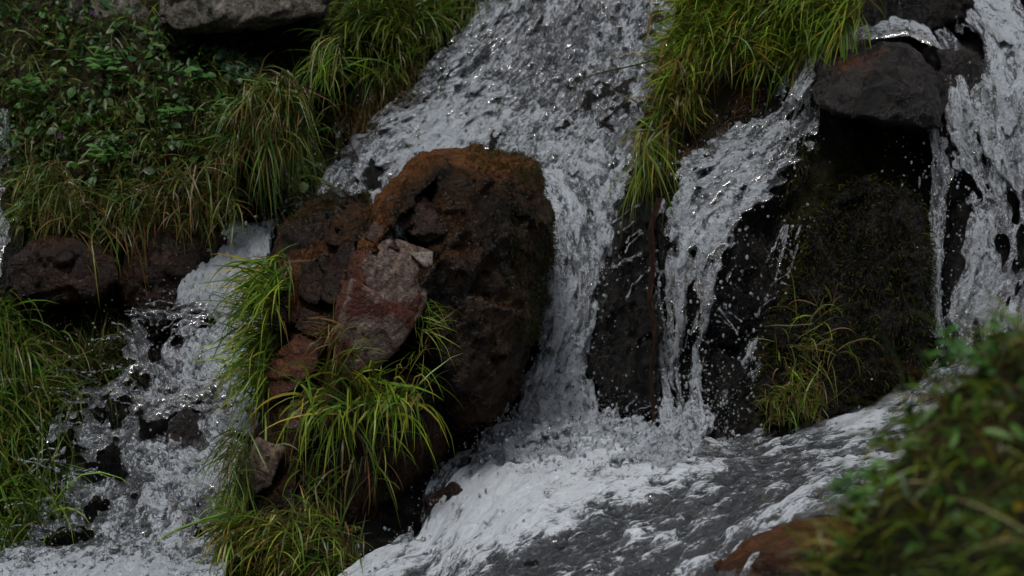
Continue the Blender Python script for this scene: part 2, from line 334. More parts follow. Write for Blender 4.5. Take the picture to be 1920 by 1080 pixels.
def patch(name, Lp, Rp, hfun, thick=.09, res=.005, off=.0, amp=.03, cell=(6, 11, 5), foam=None, mat=None, seed=1, lift=None, drops=0, big=.02, edge=.05, spread=.05, vedge=0., fh=.22, fn=.26):
    r = np.random.default_rng(seed)
    A_ = spline(Lp, 60); B_ = spline(Rp, 60)
    pa = T(A_[:, 0], A_[:, 1]); pb = T(B_[:, 0], B_[:, 1])
    H = (np.linalg.norm(np.diff(pa, axis=0), axis=1).sum()+np.linalg.norm(np.diff(pb, axis=0), axis=1).sum())/2
    W = np.linalg.norm(pa-pb, axis=1).mean()
    nu, nv, nw = int(W/res)+2, int(H/res)+2, int(thick/res)+2
    u = np.linspace(0, 1, nu)[:, None]; v = np.linspace(0, 1, nv)[None]; u = u+0*v; v = v+0*u
    n2 = lambda cu, cv: lat2((nu, nv), (cu/res, cv/res), r)
    e = np.minimum(u, 1-u)*W
    h = hfun(u, v, n2)+big*n2(.09, .2)+big*.6*n2(.04, .08)
    h = h-np.clip(edge-e+.05*n2(.06, .1)+.035*n2(.025, .04), 0, 1)*1.2
    F = h[:, :, None]-np.arange(nw)[None, None]*res+amp*(lat3((nu, nv, nw), cell, r)+.5*lat3((nu, nv, nw), tuple(c*.5 for c in cell), r))
    F[:, :, -1] = -1; F[0] = -1; F[-1] = -1
    if vedge:
        ev = np.clip(vedge-np.minimum(v, 1-v)*H+.04*n2(.05, .05), 0, 1)*1.5; F[:, :, :-1] -= ev[:, :, None]
    pos, f = surface_nets(F.astype(np.float32))
    uu = pos[:, 0]/(nu-1); vv = pos[:, 1]/(nv-1); ww = pos[:, 2]*res
    ta = np.linspace(0, 1, 60)
    qx = np.interp(vv, ta, A_[:, 0])*(1-uu)+np.interp(vv, ta, B_[:, 0])*uu
    qy = np.interp(vv, ta, A_[:, 1])*(1-uu)+np.interp(vv, ta, B_[:, 1])*uu
    l = lift(uu, vv) if lift else 0
    base = T(qx, qy); nr = TN(qx, qy, 30); wp = base+nr*(ww+off+l)[:, None]
    ff = foam(uu, vv) if foam else .5
    i = np.clip(pos[:, 0].astype(int), 0, nu-1); j = np.clip(pos[:, 1].astype(int), 0, nv-1)
    cr_ = np.clip((ww-np.median(ww))/(ww.std()+1e-6), -1.6, 2.2)
    ff = ff+fn*n2(.07, .13)[i, j]+fn*.8*n2(.16, .3)[i, j]+fh*cr_
    o = mesh_obj(name, wp, f, mat or M_water, attrs={'foam': ff}, flow=np.stack([uu*W+seed, vv*H, ww], -1)); tag(o, kind='structure')
    if drops:
        k = r.choice(len(wp), drops*2, p=None); wgt = (np.minimum(uu[k], 1-uu[k]) < .16) | (r.random(len(k)) < .35); k = k[wgt][:drops]
        dr = r.normal(size=(len(k), 3))*spread*np.array([1, .8, 1]); dr[:, 1] = -abs(dr[:, 1])-.01
        DROPS.append((wp[k]+dr, .0015+.006*r.random(len(k))**4))
    return o
sm = lambda a, b, x: np.clip((x-a)/(b-a), 0, 1)**2*(3-2*np.clip((x-a)/(b-a), 0, 1))
def bumpf(u, v, cu, cv, ru, rv): return np.exp(-((u-cu)/ru)**2-((v-cv)/rv)**2)

# upper cascade, fanning out behind the big boulder
patch('waterfall', [(915,-70),(880,30),(800,120),(715,200),(640,262),(600,330),(570,430),(600,520)],
      [(1300,-70),(1260,60),(1240,140),(1215,210),(1195,290),(1180,350),(1170,420),(1150,520)],
      lambda u, v, n: .045+.016*n(.3, .3)-.01*bumpf(u, v, .85, .35, .25, .3), thick=.17, amp=.032, cell=(6, 9, 6), seed=3, big=.022,
      foam=lambda u, v: .42+.36*sm(.2, .6, v)*(1-u)**.6+.2*sm(.75, 1, v)-.42*bumpf(u, v, .8, .33, .3, .3)-.15*bumpf(u, v, .3, .1, .4, .25), drops=900, off=-.02, fn=.34)
# main drop right of the boulder
patch('waterfall', [(990,330),(1015,400),(1020,520),(1000,620),(975,720),(960,860)],
      [(1185,330),(1165,420),(1130,540),(1100,640),(1105,740),(1150,860)],
      lambda u, v, n: .055+.03*n(.06, .4), thick=.2, amp=.034, cell=(5, 17, 5), seed=5, big=.025,
      foam=lambda u, v: .54+.5*sm(.5, .9, v), drops=900, off=0, lift=lambda u, v: .10*np.sin(np.pi*np.clip(v, 0, 1))**.7*np.sin(np.pi*np.clip(u, 0, 1))**.5)
# thin veil right of the black rib
patch('waterfall', [(1470,140),(1450,200),(1320,265),(1245,310),(1215,380),(1195,450),(1205,520),(1230,600),(1225,700),(1235,830)],
      [(1560,120),(1545,220),(1535,290),(1480,350),(1420,410),(1390,480),(1360,560),(1330,640),(1315,720),(1340,830)],
      lambda u, v, n: .002+.032*n(.045, .6)*sm(.3, .45, v)+.016*n(.025, .25)+.012*sm(.75, 1, v)+.004+.016*(1-sm(.3, .5, v)), thick=.10, amp=.02, cell=(4, 14, 5), seed=8, big=.018,
      fh=.3, foam=lambda u, v: .56+.3*sm(.8, 1, v)-.36*(1-sm(.3, .45, v))*(1-.5*u), drops=900, spread=.07, lift=lambda u, v: .05*sm(.35, .6, v))
patch('waterfall', [(1450,420),(1410,520),(1370,620),(1340,700),(1340,800)], [(1530,420),(1500,540),(1480,640),(1470,720),(1440,800)],
      lambda u, v, n: -.004+.024*n(.03, .6), thick=.07, amp=.016, cell=(3, 16, 4), seed=9, big=.012, foam=lambda u, v: .4, drops=350, off=.02, spread=.04)
# right cascade
patch('waterfall', [(1680,0),(1705,55),(1740,100),(1762,190),(1775,260),(1790,330),(1810,420),(1800,500),(1770,580),(1760,680),(1700,770)],
      [(2300,-60),(2300,20),(2280,110),(2260,200),(2250,280),(2250,340),(2250,430),(2250,520),(2250,620),(2250,720),(2200,800)],
      lambda u, v, n: .045+.03*n(.1, .5)-.05*bumpf(u, v, .1, .45, .08, .08)-.06*bumpf(u, v, .22, .62, .07, .1)-.03*bumpf(u, v, .08, .15, .1, .07), thick=.18, amp=.032, cell=(6, 20, 5), seed=13, big=.03,
      foam=lambda u, v: .58+.2*sm(.3, .9, u), drops=900, off=.05)
# strands off the dark boulder
patch('waterfall', [(1690,240),(1700,300),(1712,380),(1722,450),(1735,540),(1745,640)],
      [(1800,230),(1800,300),(1800,380),(1795,450),(1785,540),(1780,640)],
      lambda u, v, n: .012+.03*n(.035, .6), thick=.09, amp=.02, cell=(4, 14, 5), seed=17, big=.015,
      foam=lambda u, v: .42, drops=260, lift=lambda u, v: .12)
# rill over the top of the dark boulder
patch('rill', [(1700,55),(1620,75),(1560,100),(1510,140),(1480,200)],
      [(1775,130),(1700,98),(1610,112),(1552,145),(1500,215)],
      lambda u, v, n: .035+.015*n(.04, .1), thick=.08, amp=.016, seed=19, big=.012, foam=lambda u, v: .45, lift=lambda u, v: .1)
# left fall: dense head, then an open splashing net
patch('waterfall', [(470,425),(420,470),(352,540),(340,600),(220,590),(200,690),(120,780),(90,850),(90,930),(60,1010),(-20,1080),(-60,1180)],
      [(530,430),(515,500),(510,560),(510,640),(505,700),(500,760),(495,830),(490,900),(470,980),(440,1050),(420,1120),(400,1180)],
      lambda u, v, n: .07*(1-sm(.18, .26, v))+sm(.18, .26, v)*(1-sm(.8, .88, v))*(.006+.042*sm(.15, .75, u)+.085*(.20+.16*sm(0, .5, u)-np.abs(n(.10, .12))*.8-.45*np.abs(n(.045, .055))))+.05*sm(.8, .9, v)-.08*bumpf(u, v, .6, .57, .10, .04),
      thick=.16, amp=.015, cell=(4, 5, 5), seed=23, big=.01, edge=.0, fh=.38, fn=.15, res=.0055,
      foam=lambda u, v: .95-.38*sm(.18, .28, v)+.35*sm(.8, .92, v), drops=1000, spread=.08, lift=lambda u, v: .05+.08*(1-sm(.15, .35, v))+.10*np.sin(np.pi*np.clip((v-.2)/.6, 0, 1)))
# far left sliver of another fall
patch('waterfall', [(-140,180),(-140,300),(-140,400),(-120,520)], [(25,210),(30,300),(28,400),(15,520)],
      lambda u, v, n: .02+.02*n(.05, .3), thick=.08, amp=.018, seed=29, foam=lambda u, v: .5, drops=40)
# pool and stream running to the lower left
patch('stream', [(1800,690),(1700,725),(1560,775),(1440,815),(1350,842),(1200,800),(1050,800),(930,835),(870,880),(820,940),(790,1010),(700,1050),(560,1130)],
      [(2100,820),(1900,900),(1750,920),(1640,930),(1560,960),(1500,1000),(1440,1060),(1340,1130),(1240,1180),(1100,1220),(1000,1260),(850,1280),(600,1300)],
      lambda u, v, n: .05+.022*n(.09, .3)+.016*n(.045, .14)+.02*bumpf(u, v, .2, .6, .3, .2)-.02*bumpf(u, v, .15, .38, .15, .08), thick=.17, amp=.02, cell=(5, 11, 6), seed=31, big=.018, fh=.34, fn=.3,
      foam=lambda u, v: .2+.8*bumpf(u, v, .12, .72, .32, .25)+.5*bumpf(u, v, .1, .1, .4, .16)-.25*bumpf(u, v, .8, .8, .4, .4)-.15*bumpf(u, v, .05, .36, .2, .05), mat=M_foam, drops=500, off=-.015, spread=.03)
# boiling foam where the falls land
patch('waterfall', [(950,730),(930,790),(900,830),(880,880)], [(1350,730),(1350,790),(1320,850),(1260,900)],
      lambda u, v, n: -.03+.11*sm(.15, .6, v)+.02*n(.06, .06), thick=.3, amp=.06, cell=(5, 6, 6), seed=37, big=.05, fh=.08, fn=.1, foam=lambda u, v: .95, drops=1500, spread=.09, off=.02, vedge=.06)
patch('rill', [(935,690),(930,740),(925,790),(925,840)], [(960,690),(955,740),(955,790),(960,840)],
      lambda u, v, n: .03+0*u, thick=.06, amp=.01, seed=38, big=.006, edge=.015, foam=lambda u, v: .5, lift=lambda u, v: .1)
patch('rill', [(960,800),(880,820),(820,860),(785,930),(780,990),(690,1050)], [(980,860),(900,870),(860,900),(820,950),(800,1010),(720,1080)],
      lambda u, v, n: .015+.015*n(.05, .1), thick=.07, amp=.015, seed=39, big=.01, foam=lambda u, v: .4, drops=120)

# ------------------------------------------------------------------ rocks
def rock(name, hulls, mat, parent=None, vox=.016, sm_it=4, amp=(.03, .02, .006), seed=1, fscale=6):
    """each hull: list of (px,py,depth) corners"""
    bm = bmesh.new()
    for h in hulls:
        pts = np.array(h, float); w_ = P(pts[:, 0], pts[:, 1], pts[:, 2])
        if parent is not None: w_ = w_+np.array([0, .10, 0])
        vs = [bm.verts.new(q) for q in w_]
        r = bmesh.ops.convex_hull(bm, input=vs)
        junk = [g for g in r['geom_interior'] if isinstance(g, bmesh.types.BMVert)]
        bmesh.ops.delete(bm, geom=junk, context='VERTS')
    me = bpy.data.meshes.new('tmp'); bm.to_mesh(me); bm.free(); o = bpy.data.objects.new('tmp', me); col.objects.link(o)
    m = o.modifiers.new('r', 'REMESH'); m.mode = 'VOXEL'; m.voxel_size = vox
    s = o.modifiers.new('s', 'SMOOTH'); s.factor = .5; s.iterations = sm_it
    dg = bpy.context.evaluated_depsgraph_get(); ev = o.evaluated_get(dg); m2 = bpy.data.meshes.new_from_object(ev)
    bpy.data.objects.remove(o); bpy.data.meshes.remove(me)
    p = get_co(m2); n = get_no(m2)
    d = amp[0]*fbm(p, 2.5, 3, seed)+amp[1]*facets(p, fscale, seed+1)+amp[1]*.4*facets(p, fscale*2.6, seed+2)+amp[2]*fbm(p, 22, 4, seed+3)
    p = p+n*d[:, None]; m2.vertices.foreach_set('co', p.astype(np.float32).ravel())
    m2.polygons.foreach_set('use_smooth', np.ones(len(m2.polygons), bool)); m2.materials.clear(); m2.materials.append(mat); m2.name = name; m2.update()
    o = bpy.data.objects.new(name, m2); col.objects.link(o)
    if parent: o.parent = parent
    return o
def slab(out, front, back):       # closed lump from an outline: front corners with depth, same outline pushed back
    return [(x, y, Y) for x, y, Y in out]+[(x+ (sum(q[0] for q in out)/len(out)-x)*.15, y+(sum(q[1] for q in out)/len(out)-y)*.15, Y+back) for x, y, Y in out]
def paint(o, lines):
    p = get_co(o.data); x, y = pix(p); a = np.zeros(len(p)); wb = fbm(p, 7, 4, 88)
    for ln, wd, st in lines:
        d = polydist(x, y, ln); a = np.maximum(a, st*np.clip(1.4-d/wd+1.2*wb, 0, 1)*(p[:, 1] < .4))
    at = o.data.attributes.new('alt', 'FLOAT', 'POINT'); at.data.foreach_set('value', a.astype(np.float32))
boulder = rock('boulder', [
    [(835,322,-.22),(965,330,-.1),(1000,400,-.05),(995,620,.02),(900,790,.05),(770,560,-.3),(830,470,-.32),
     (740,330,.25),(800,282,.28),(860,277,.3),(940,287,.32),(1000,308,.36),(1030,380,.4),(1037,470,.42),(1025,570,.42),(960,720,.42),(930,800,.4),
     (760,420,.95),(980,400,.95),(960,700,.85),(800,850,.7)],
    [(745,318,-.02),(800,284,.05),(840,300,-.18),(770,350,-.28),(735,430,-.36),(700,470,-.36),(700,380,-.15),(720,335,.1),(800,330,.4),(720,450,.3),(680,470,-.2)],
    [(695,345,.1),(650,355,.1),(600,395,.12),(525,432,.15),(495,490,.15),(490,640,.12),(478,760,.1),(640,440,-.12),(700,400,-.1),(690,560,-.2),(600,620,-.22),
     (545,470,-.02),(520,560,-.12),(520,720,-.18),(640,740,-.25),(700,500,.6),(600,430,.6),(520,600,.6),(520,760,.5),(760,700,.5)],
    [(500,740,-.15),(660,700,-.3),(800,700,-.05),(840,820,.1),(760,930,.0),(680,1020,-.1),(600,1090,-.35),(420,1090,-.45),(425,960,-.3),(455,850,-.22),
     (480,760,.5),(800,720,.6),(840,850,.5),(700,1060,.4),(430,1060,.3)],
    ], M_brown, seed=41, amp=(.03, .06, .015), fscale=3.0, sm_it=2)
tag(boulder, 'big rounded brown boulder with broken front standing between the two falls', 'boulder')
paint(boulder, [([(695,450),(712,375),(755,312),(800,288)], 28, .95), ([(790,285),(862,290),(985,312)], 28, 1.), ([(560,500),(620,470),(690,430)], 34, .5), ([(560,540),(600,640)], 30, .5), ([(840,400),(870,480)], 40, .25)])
rock('rock_slab', [slab([(700,458,-.42),(740,452,-.40),(812,478,-.36),(806,548,-.38),(785,605,-.42),(735,612,-.5),(690,560,-.52),(672,500,-.5)], 0, .3)], M_pink, boulder, vox=.01, sm_it=2, seed=45, amp=(.006, .009, .003), fscale=7)
rock('rock_slab', [slab([(765,480,-.42),(812,477,-.39),(810,512,-.41),(792,506,-.43)], 0, .2)], M_grey, boulder, vox=.008, sm_it=1, seed=46, amp=(.004, .004, .003), fscale=12)
rock('rock_slab', [slab([(655,525,-.5),(690,545,-.54),(735,600,-.54),(785,600,-.46),(745,665,-.5),(700,700,-.48),(640,712,-.5),(618,690,-.5),(632,600,-.52)], 0, .35)], M_pink, boulder, vox=.01, sm_it=2, seed=47, amp=(.006, .012, .003), fscale=7)
rock('rock_slab', [slab([(655,478,-.38),(698,474,-.42),(696,520,-.48),(665,580,-.5),(625,640,-.46),(622,590,-.42),(640,530,-.4)], 0, .25)], M_red, boulder, vox=.01, sm_it=2, seed=48, amp=(.01, .012, .004), fscale=10)
rock('rock_slab', [slab([(555,632,-.36),(600,652,-.4),(590,700,-.42),(545,742,-.38),(498,765,-.3),(500,690,-.3),(520,670,-.32)], 0, .25)], M_red, boulder, vox=.01, sm_it=2, seed=49, amp=(.01, .014, .004), fscale=10)
rock('rock_slab', [slab([(735,420,-.38),(748,355,-.33),(795,372,-.31),(838,402,-.33),(834,440,-.38),(800,466,-.36),(750,440,-.38)], 0, .25)], M_darkred, boulder, vox=.009, sm_it=1, seed=50, amp=(.012, .035, .004), fscale=8)
rock('rock_slab', [slab([(478,830,-.5),(530,850,-.52),(505,920,-.52),(455,945,-.5),(460,880,-.48)], 0, .3)], M_pink, boulder, vox=.01, sm_it=2, seed=51, amp=(.012, .014, .004), fscale=10)
rock('rock_slab', [slab([(525,440,-.12),(600,420,-.16),(620,450,-.2),(590,490,-.2),(530,490,-.12)], 0, .2)], M_wetbrown, boulder, vox=.01, sm_it=2, seed=52, amp=(.012, .014, .004), fscale=10)
rock('rock_slab', [slab([(560,585,-.34),(620,600,-.38),(600,640,-.4),(545,625,-.34)], 0, .2), slab([(610,500,-.3),(660,450,-.34),(665,500,-.4),(625,580,-.4),(600,570,-.34)], 0, .2)], M_wetbrown, boulder, vox=.01, sm_it=2, seed=53, amp=(.012, .014, .004), fscale=10)

for q_, (pts_, mt_) in enumerate([([(600,420,-.2),(660,385,-.2),(700,400,-.24),(690,450,-.3),(640,470,-.28),(610,460,-.24)], M_brown), ([(560,500,-.26),(610,480,-.3),(625,540,-.32),(590,580,-.34),(555,560,-.3)], M_wetbrown),
        ([(700,425,-.36),(735,440,-.40),(750,478,-.44),(700,462,-.42),(680,450,-.36)], M_darkred), ([(640,655,-.46),(690,640,-.5),(715,665,-.5),(690,705,-.48),(645,712,-.48)], M_grey), ([(540,760,-.34),(580,745,-.38),(600,790,-.4),(560,830,-.4),(530,810,-.36)], M_pink), ([(495,560,-.2),(530,540,-.22),(535,610,-.28),(505,640,-.26)], M_wetbrown)]):
    rock('rock_slab', [slab(pts_, 0, .25)], mt_, boulder, vox=.01, sm_it=1, seed=90+q_, amp=(.012, .02, .004), fscale=9)
o = rock('boulder', [slab([(1525,165,.75),(1545,120,.9),(1590,92,.95),(1650,76,.98),(1705,84,.95),(1745,120,.85),(1772,185,.7),(1780,250,.66),(1720,243,.56),(1650,228,.52),(1580,212,.56),(1530,195,.64)], 0, .7)+[(1650,150,.5),(1700,170,.5)],
    slab([(1750,90,.98),(1820,95,.92),(1860,140,.88),(1840,190,.82),(1770,210,.8)], 0, .5)], M_dark, seed=61, amp=(.04, .02, .014), fscale=4, sm_it=10)
tag(o, 'dark wet cracked boulder at upper right with rills of water over its top', 'boulder')
o = rock('rock', [slab([(1765,105,1.08),(1815,95,1.04),(1850,125,1.0),(1848,170,.96),(1805,205,.93),(1768,180,.95)], 0, .4)], M_dark, seed=62, vox=.012, sm_it=16, amp=(.02, .01, .006))
tag(o, 'small round wet rock poking out of the white water right of the dark cracked boulder', 'rock')
o = rock('boulder', [slab([(265,430,.62),(300,403,.68),(355,410,.68),(405,440,.64),(418,480,.6),(380,525,.54),(325,585,.52),(290,650,.54),(230,660,.56),(220,520,.54)], 0, .5)+[(320,470,.46),(290,520,.46)]], M_wetbrown, seed=63, amp=(.03, .04, .006), fscale=4, sm_it=6)
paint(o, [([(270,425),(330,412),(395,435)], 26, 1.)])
tag(o, 'glossy orange-brown wet boulder under the turf bank left of the dense white fall head', 'boulder')
o = rock('boulder', [slab([(15,490,.45),(60,455,.5),(150,455,.48),(215,480,.44),(230,530,.42),(180,560,.46),(90,565,.46),(20,545,.48)], 0, .5)], M_wetbrown, seed=65, amp=(.04, .04, .006), fscale=4.5, sm_it=4)
tag(o, 'dull brown low boulder at the left picture edge under hanging grass', 'boulder')
o = rock('ledge_rock', [slab([(300,-40,1.2),(600,-60,1.15),(622,-5,1.1),(612,22,1.1),(560,34,1.1),(480,20,1.08),(420,32,1.08),(330,66,1.16),(300,50,1.18)], 0, .8)], M_ledge, seed=67, amp=(.03, .03, .008), fscale=5)
tag(o, 'pale grey lichened rock ledge at the top above ivy', 'rock')
o = rock('ledge_rock', [slab([(110,-40,1.75),(240,-40,1.7),(280,40,1.6),(245,90,1.55),(130,40,1.7)], 0, .6)], M_ledge, seed=68, amp=(.03, .03, .008), fscale=5)
tag(o, 'grey rock mostly hidden by weeds at top left, left of the long ledge', 'rock')
o = rock('rock', [slab([(318,790,.02),(345,765,.05),(372,775,.04),(385,830,0),(370,885,-.03),(325,890,-.04),(300,840,-.02)], 0, .35)], M_dark, seed=69, vox=.01, amp=(.015, .022, .006), fscale=9)
tag(o, 'jagged black stone showing through the splashing net of the left fall', 'stone')
o = rock('boulder', [slab([(1500,480,.52),(1545,390,.6),(1620,330,.64),(1700,350,.62),(1722,440,.5),(1728,560,.42),(1725,690,.32),(1640,745,.25),(1520,790,.2),(1440,800,.2),(1440,700,.3),(1465,580,.4)], 0, .6)], M_cliff, seed=71, amp=(.1, .05, .012), fscale=4)
tag(o, 'dark moss-covered rock hump right of the thin veil fall', 'mossy rock')
o = rock('rock', [slab([(1620,-60,1.6),(1900,-60,1.5),(1880,10,1.3),(1760,30,1.35),(1690,60,1.4),(1620,110,1.35),(1600,40,1.45)], 0, .7)], M_cliff, seed=73, amp=(.03, .04, .008), fscale=5)
tag(o, 'black overhanging rock at the top behind the right fall', 'rock')
o = rock('rock', [slab([(1340,1060,-1.6),(1400,1005,-1.45),(1500,975,-1.4),(1600,970,-1.4),(1640,1060,-1.7),(1560,1140,-1.9),(1380,1140,-1.9)], 0, .5)], M_wetbrown, seed=75, amp=(.02, .014, .004), fscale=4)
paint(o, [([(1360,1050),(1480,1000),(1600,990)], 45, .6)]); tag(o, 'smooth rusty brown rock at the near edge of the stream', 'rock')
o = rock('rock', [slab([(800,935,-.1),(850,905,-.05),(880,930,-.12),(820,985,-.2)], 0, .2)], M_wetbrown, seed=77, vox=.01, amp=(.012, .012, .004), fscale=9)
tag(o, "low dark wet stone at the foam's edge below the big brown boulder", 'stone')
# black rib between the two falls
o = rock('rock', [slab([(1190,330,.86),(1215,360,.82),(1222,500,.7),(1232,640,.62),(1228,780,.55),(1150,790,.55),(1105,700,.6),(1108,610,.64),(1140,480,.72),(1165,400,.8)], 0, .5)], M_cliff, seed=79, amp=(.03, .03, .008), fscale=6)
tag(o, 'narrow black rock rib between the main drop and the thin veil', 'rock')

# wood
def stick(name, pts, r0, r1, mat, parent=None, seg=9, seed=0, flat=1.):
    pts = np.array(pts, float); n = 40; t = np.linspace(0, 1, n); k = np.linspace(0, 1, len(pts))
    c = np.stack([np.interp(t, k, pts[:, i]) for i in range(3)], -1); V = []; rr = np.random.default_rng(seed)
    jag = rr.random((1, seg))*.4+.8
    for i in range(n):
        a = np.linspace(0, 2*math.pi, seg, endpoint=False); r = (r0+(r1-r0)*t[i])*jag[0]*(1+.12*np.sin(i*.9+a*2))
        V.append(np.stack([c[i, 0]+r*np.cos(a), c[i, 1]+r*np.sin(a)*flat, c[i, 2]+0*a], -1))
    V = np.concatenate(V); i, j = np.meshgrid(np.arange(n-1), np.arange(seg), indexing='ij')
    f = np.stack([i*seg+j, i*seg+(j+1) % seg, (i+1)*seg+(j+1) % seg, (i+1)*seg+j], -1).reshape(-1, 4)
    V = np.concatenate([V, c[:1], c[-1:]]); j = np.arange(seg); a = len(V)-2
    t3 = np.concatenate([np.stack([(j+1) % seg, j, 0*j+a], 1), np.stack([(n-1)*seg+j, (n-1)*seg+(j+1) % seg, 0*j+a+1], 1)])
    return mesh_obj(name, V, (f, t3), mat, parent, smooth=False)
o = stick('branch', [P(1236,372,.64), P(1219,430,.60), P(1224,500,.57), P(1217,560,.54), P(1229,640,.50), P(1220,700,.49), P(1227,790,.46)], .015, .009, M_wood, seed=4, flat=.7)
tag(o, 'orange-brown dead branch standing upright behind the veil of water', 'branch')

# ------------------------------------------------------------------ drops
def icosphere():
    bm = bmesh.new(); bmesh.ops.create_icosphere(bm, subdivisions=2, radius=1); bm.verts.ensure_lookup_table()
    v = np.array([x.co[:] for x in bm.verts]); f = np.array([[y.index for y in x.verts] for x in bm.faces]); bm.free(); return v, f
iv, if_ = icosphere()
def ballmesh(name, c, r, mat, stretch=2.2, foam=.7, label=None):
    n = len(c); s = np.ones((n, 1, 3)); s[:, 0, 2] = 1+rng.random(n)*(stretch-1); s[:, 0, 0] = 1+rng.random(n)*.4
    V = c[:, None]+iv[None]*r[:, None, None]*s; F = if_[None]+np.arange(n)[:, None, None]*len(iv)
    o = mesh_obj(name, V.reshape(-1, 3), F.reshape(-1, 3), mat, attrs={'foam': np.full(n*len(iv), foam)}, flow=V.reshape(-1, 3)); tag(o, label, kind='stuff'); return o
def splash(name, px, py, dY, ang, ln, r0, mat):
    n = 26; t = np.linspace(0, 1, n); a = math.radians(ang); L = ln*.0027
    c0 = P(px, py, S(px, py)-dY)+np.array([-math.cos(a)*(-.03), .02, -math.sin(a)*.03])
    c = c0+np.stack([math.cos(a)*L*t, -.5*L*t, math.sin(a)*L*t-.35*L*t*t], -1)+.012*swirl0(c0+t[:, None]*.2, 12)
    rad = r0*(1.5*np.exp(-t*7)+.35+.3*np.abs(np.sin(t*rng.uniform(7, 13)+rng.random()*3))+.75*np.exp(-((t-.96)/.05)**2)); rad[-1] *= .2
    sg = 8; aa = np.linspace(0, 2*math.pi, sg, endpoint=False); tg = np.gradient(c, axis=0); tg /= np.linalg.norm(tg, axis=1)[:, None]
    u = np.cross(tg, [0, 1, 0]); u /= np.linalg.norm(u, axis=1)[:, None]; w2 = np.cross(tg, u)
    V = c[:, None]+rad[:, None, None]*(u[:, None]*np.cos(aa)[None, :, None]+w2[:, None]*np.sin(aa)[None, :, None])
    i, j = np.meshgrid(np.arange(n-1), np.arange(sg), indexing='ij')
    F = np.stack([i*sg+j, i*sg+(j+1) % sg, (i+1)*sg+(j+1) % sg, (i+1)*sg+j], -1).reshape(-1, 4)
    return V.reshape(-1, 3), F
def swirl0(r, f): return np.stack([vnoise(r*f, 3+k) for k in range(3)], -1)
SV, SF, sb = [], [], 0
for x, y, dY, an, ln, rr_ in [(242,612,.12,130,45,.007),(232,690,.14,170,60,.006),(165,795,.14,150,55,.007),(150,760,.14,80,60,.006),(205,760,.14,110,60,.006),(130,850,.14,175,60,.008),(140,930,.14,110,60,.006),(150,980,.13,100,50,.005),(70,1050,.1,120,70,.006),(40,1030,.1,150,60,.005),
    (190,700,.12,140,80,.008),(170,740,.12,120,90,.008),(120,880,.12,150,80,.008),(110,940,.12,140,80,.007),(250,640,.12,150,60,.006),(260,760,.16,100,60,.006),(100,1000,.12,120,80,.006),(350,560,.1,140,60,.005),(300,600,.12,80,70,.005),(270,600,.12,100,50,.005),(190,880,.14,200,70,.006),(560,345,.1,160,50,.005),(600,300,.1,150,45,.005),(630,235,.1,110,45,.006),(575,375,.08,190,50,.005),(1700,30,.12,110,50,.008),(1740,35,.12,70,45,.006),(1790,40,.12,60,60,.006),(1680,50,.1,150,45,.006),(1850,30,.1,80,40,.006),
    (1215,400,.12,170,45,.006),(1210,440,.14,200,50,.006),(1205,480,.14,190,55,.006),(1230,520,.12,220,60,.006),(1330,600,.1,20,40,.005),(1340,580,.1,-20,40,.005),(1420,560,.1,30,80,.005),(1450,540,.1,60,60,.005),(1000,850,.12,110,60,.005),(1080,830,.14,95,60,.005),(1150,840,.14,80,70,.005),(1260,820,.12,70,60,.005),(1240,760,.14,120,50,.005),(800,1020,.05,120,40,.005),(780,1015,.05,140,35,.005),(1520,790,.06,130,35,.006),(1560,770,.05,90,40,.005),
    (1640,735,.05,100,50,.005),(1700,400,.14,170,40,.005),(1720,470,.14,200,40,.005),(1235,700,.14,200,60,.006)]:
    for q in range(2):
        v_, f_ = splash('s', x+rng.normal()*8, y+rng.normal()*8, dY+.03*rng.random(), an+rng.normal()*22, ln*(.6+.6*rng.random()), rr_*(.7+.5*rng.random()), None)
        SV.append(v_); SF.append(f_+sb); sb += len(v_)
SV = np.concatenate(SV); tag(mesh_obj('water_spray', SV, np.concatenate(SF), M_water, attrs={'foam': np.full(len(SV), .5)}, flow=SV), 'beaded fingers of water leaping off the edges of the falls', kind='stuff')
c = np.concatenate([d[0] for d in DROPS]); r = np.concatenate([d[1] for d in DROPS])
def scat(poly, n): 
    poly = np.asarray(poly, float); out = []; lo = poly.min(0); hi = poly.max(0); tot = 0
    while tot < n:
        q = lo+(hi-lo)*rng.random((n*3, 2)); q = q[inpoly(q[:, 0], q[:, 1], poly)]; out.append(q); tot += len(q)
    return np.concatenate(out)[:n]
for poly, n, dy, rm in (([(900,760),(1380,740),(1400,860),(860,900)], 900, .25, .004), ([(100,600),(350,580),(480,700),(460,1060),(20,1070)], 500, .25, .005), ([(560,200),(1200,0),(1180,560),(1000,560)], 700, .12, .004),([(1100,560),(1340,380),(1480,520),(1440,800),(1100,800)], 700, .35, .006), ([(60,560),(340,540),(300,700),(140,1060),(20,1060)], 160, .3, .007),
                    ([(480,380),(600,260),(620,420),(400,520)], 70, .3, .007), ([(1660,250),(1820,250),(1780,760),(1600,720)], 260, .3, .005), ([(780,840),(1020,780),(1000,900),(760,960)], 160, .1, .004)):
    q = scat(poly, n); c = np.concatenate([c, P(q[:, 0], q[:, 1], S(q[:, 0], q[:, 1])-dy*rng.random(n)-.03)]); r = np.concatenate([r, .001+rm*rng.random(n)**3])
ballmesh('water_spray', c, r, M_water, label='drops of water thrown off the falls')

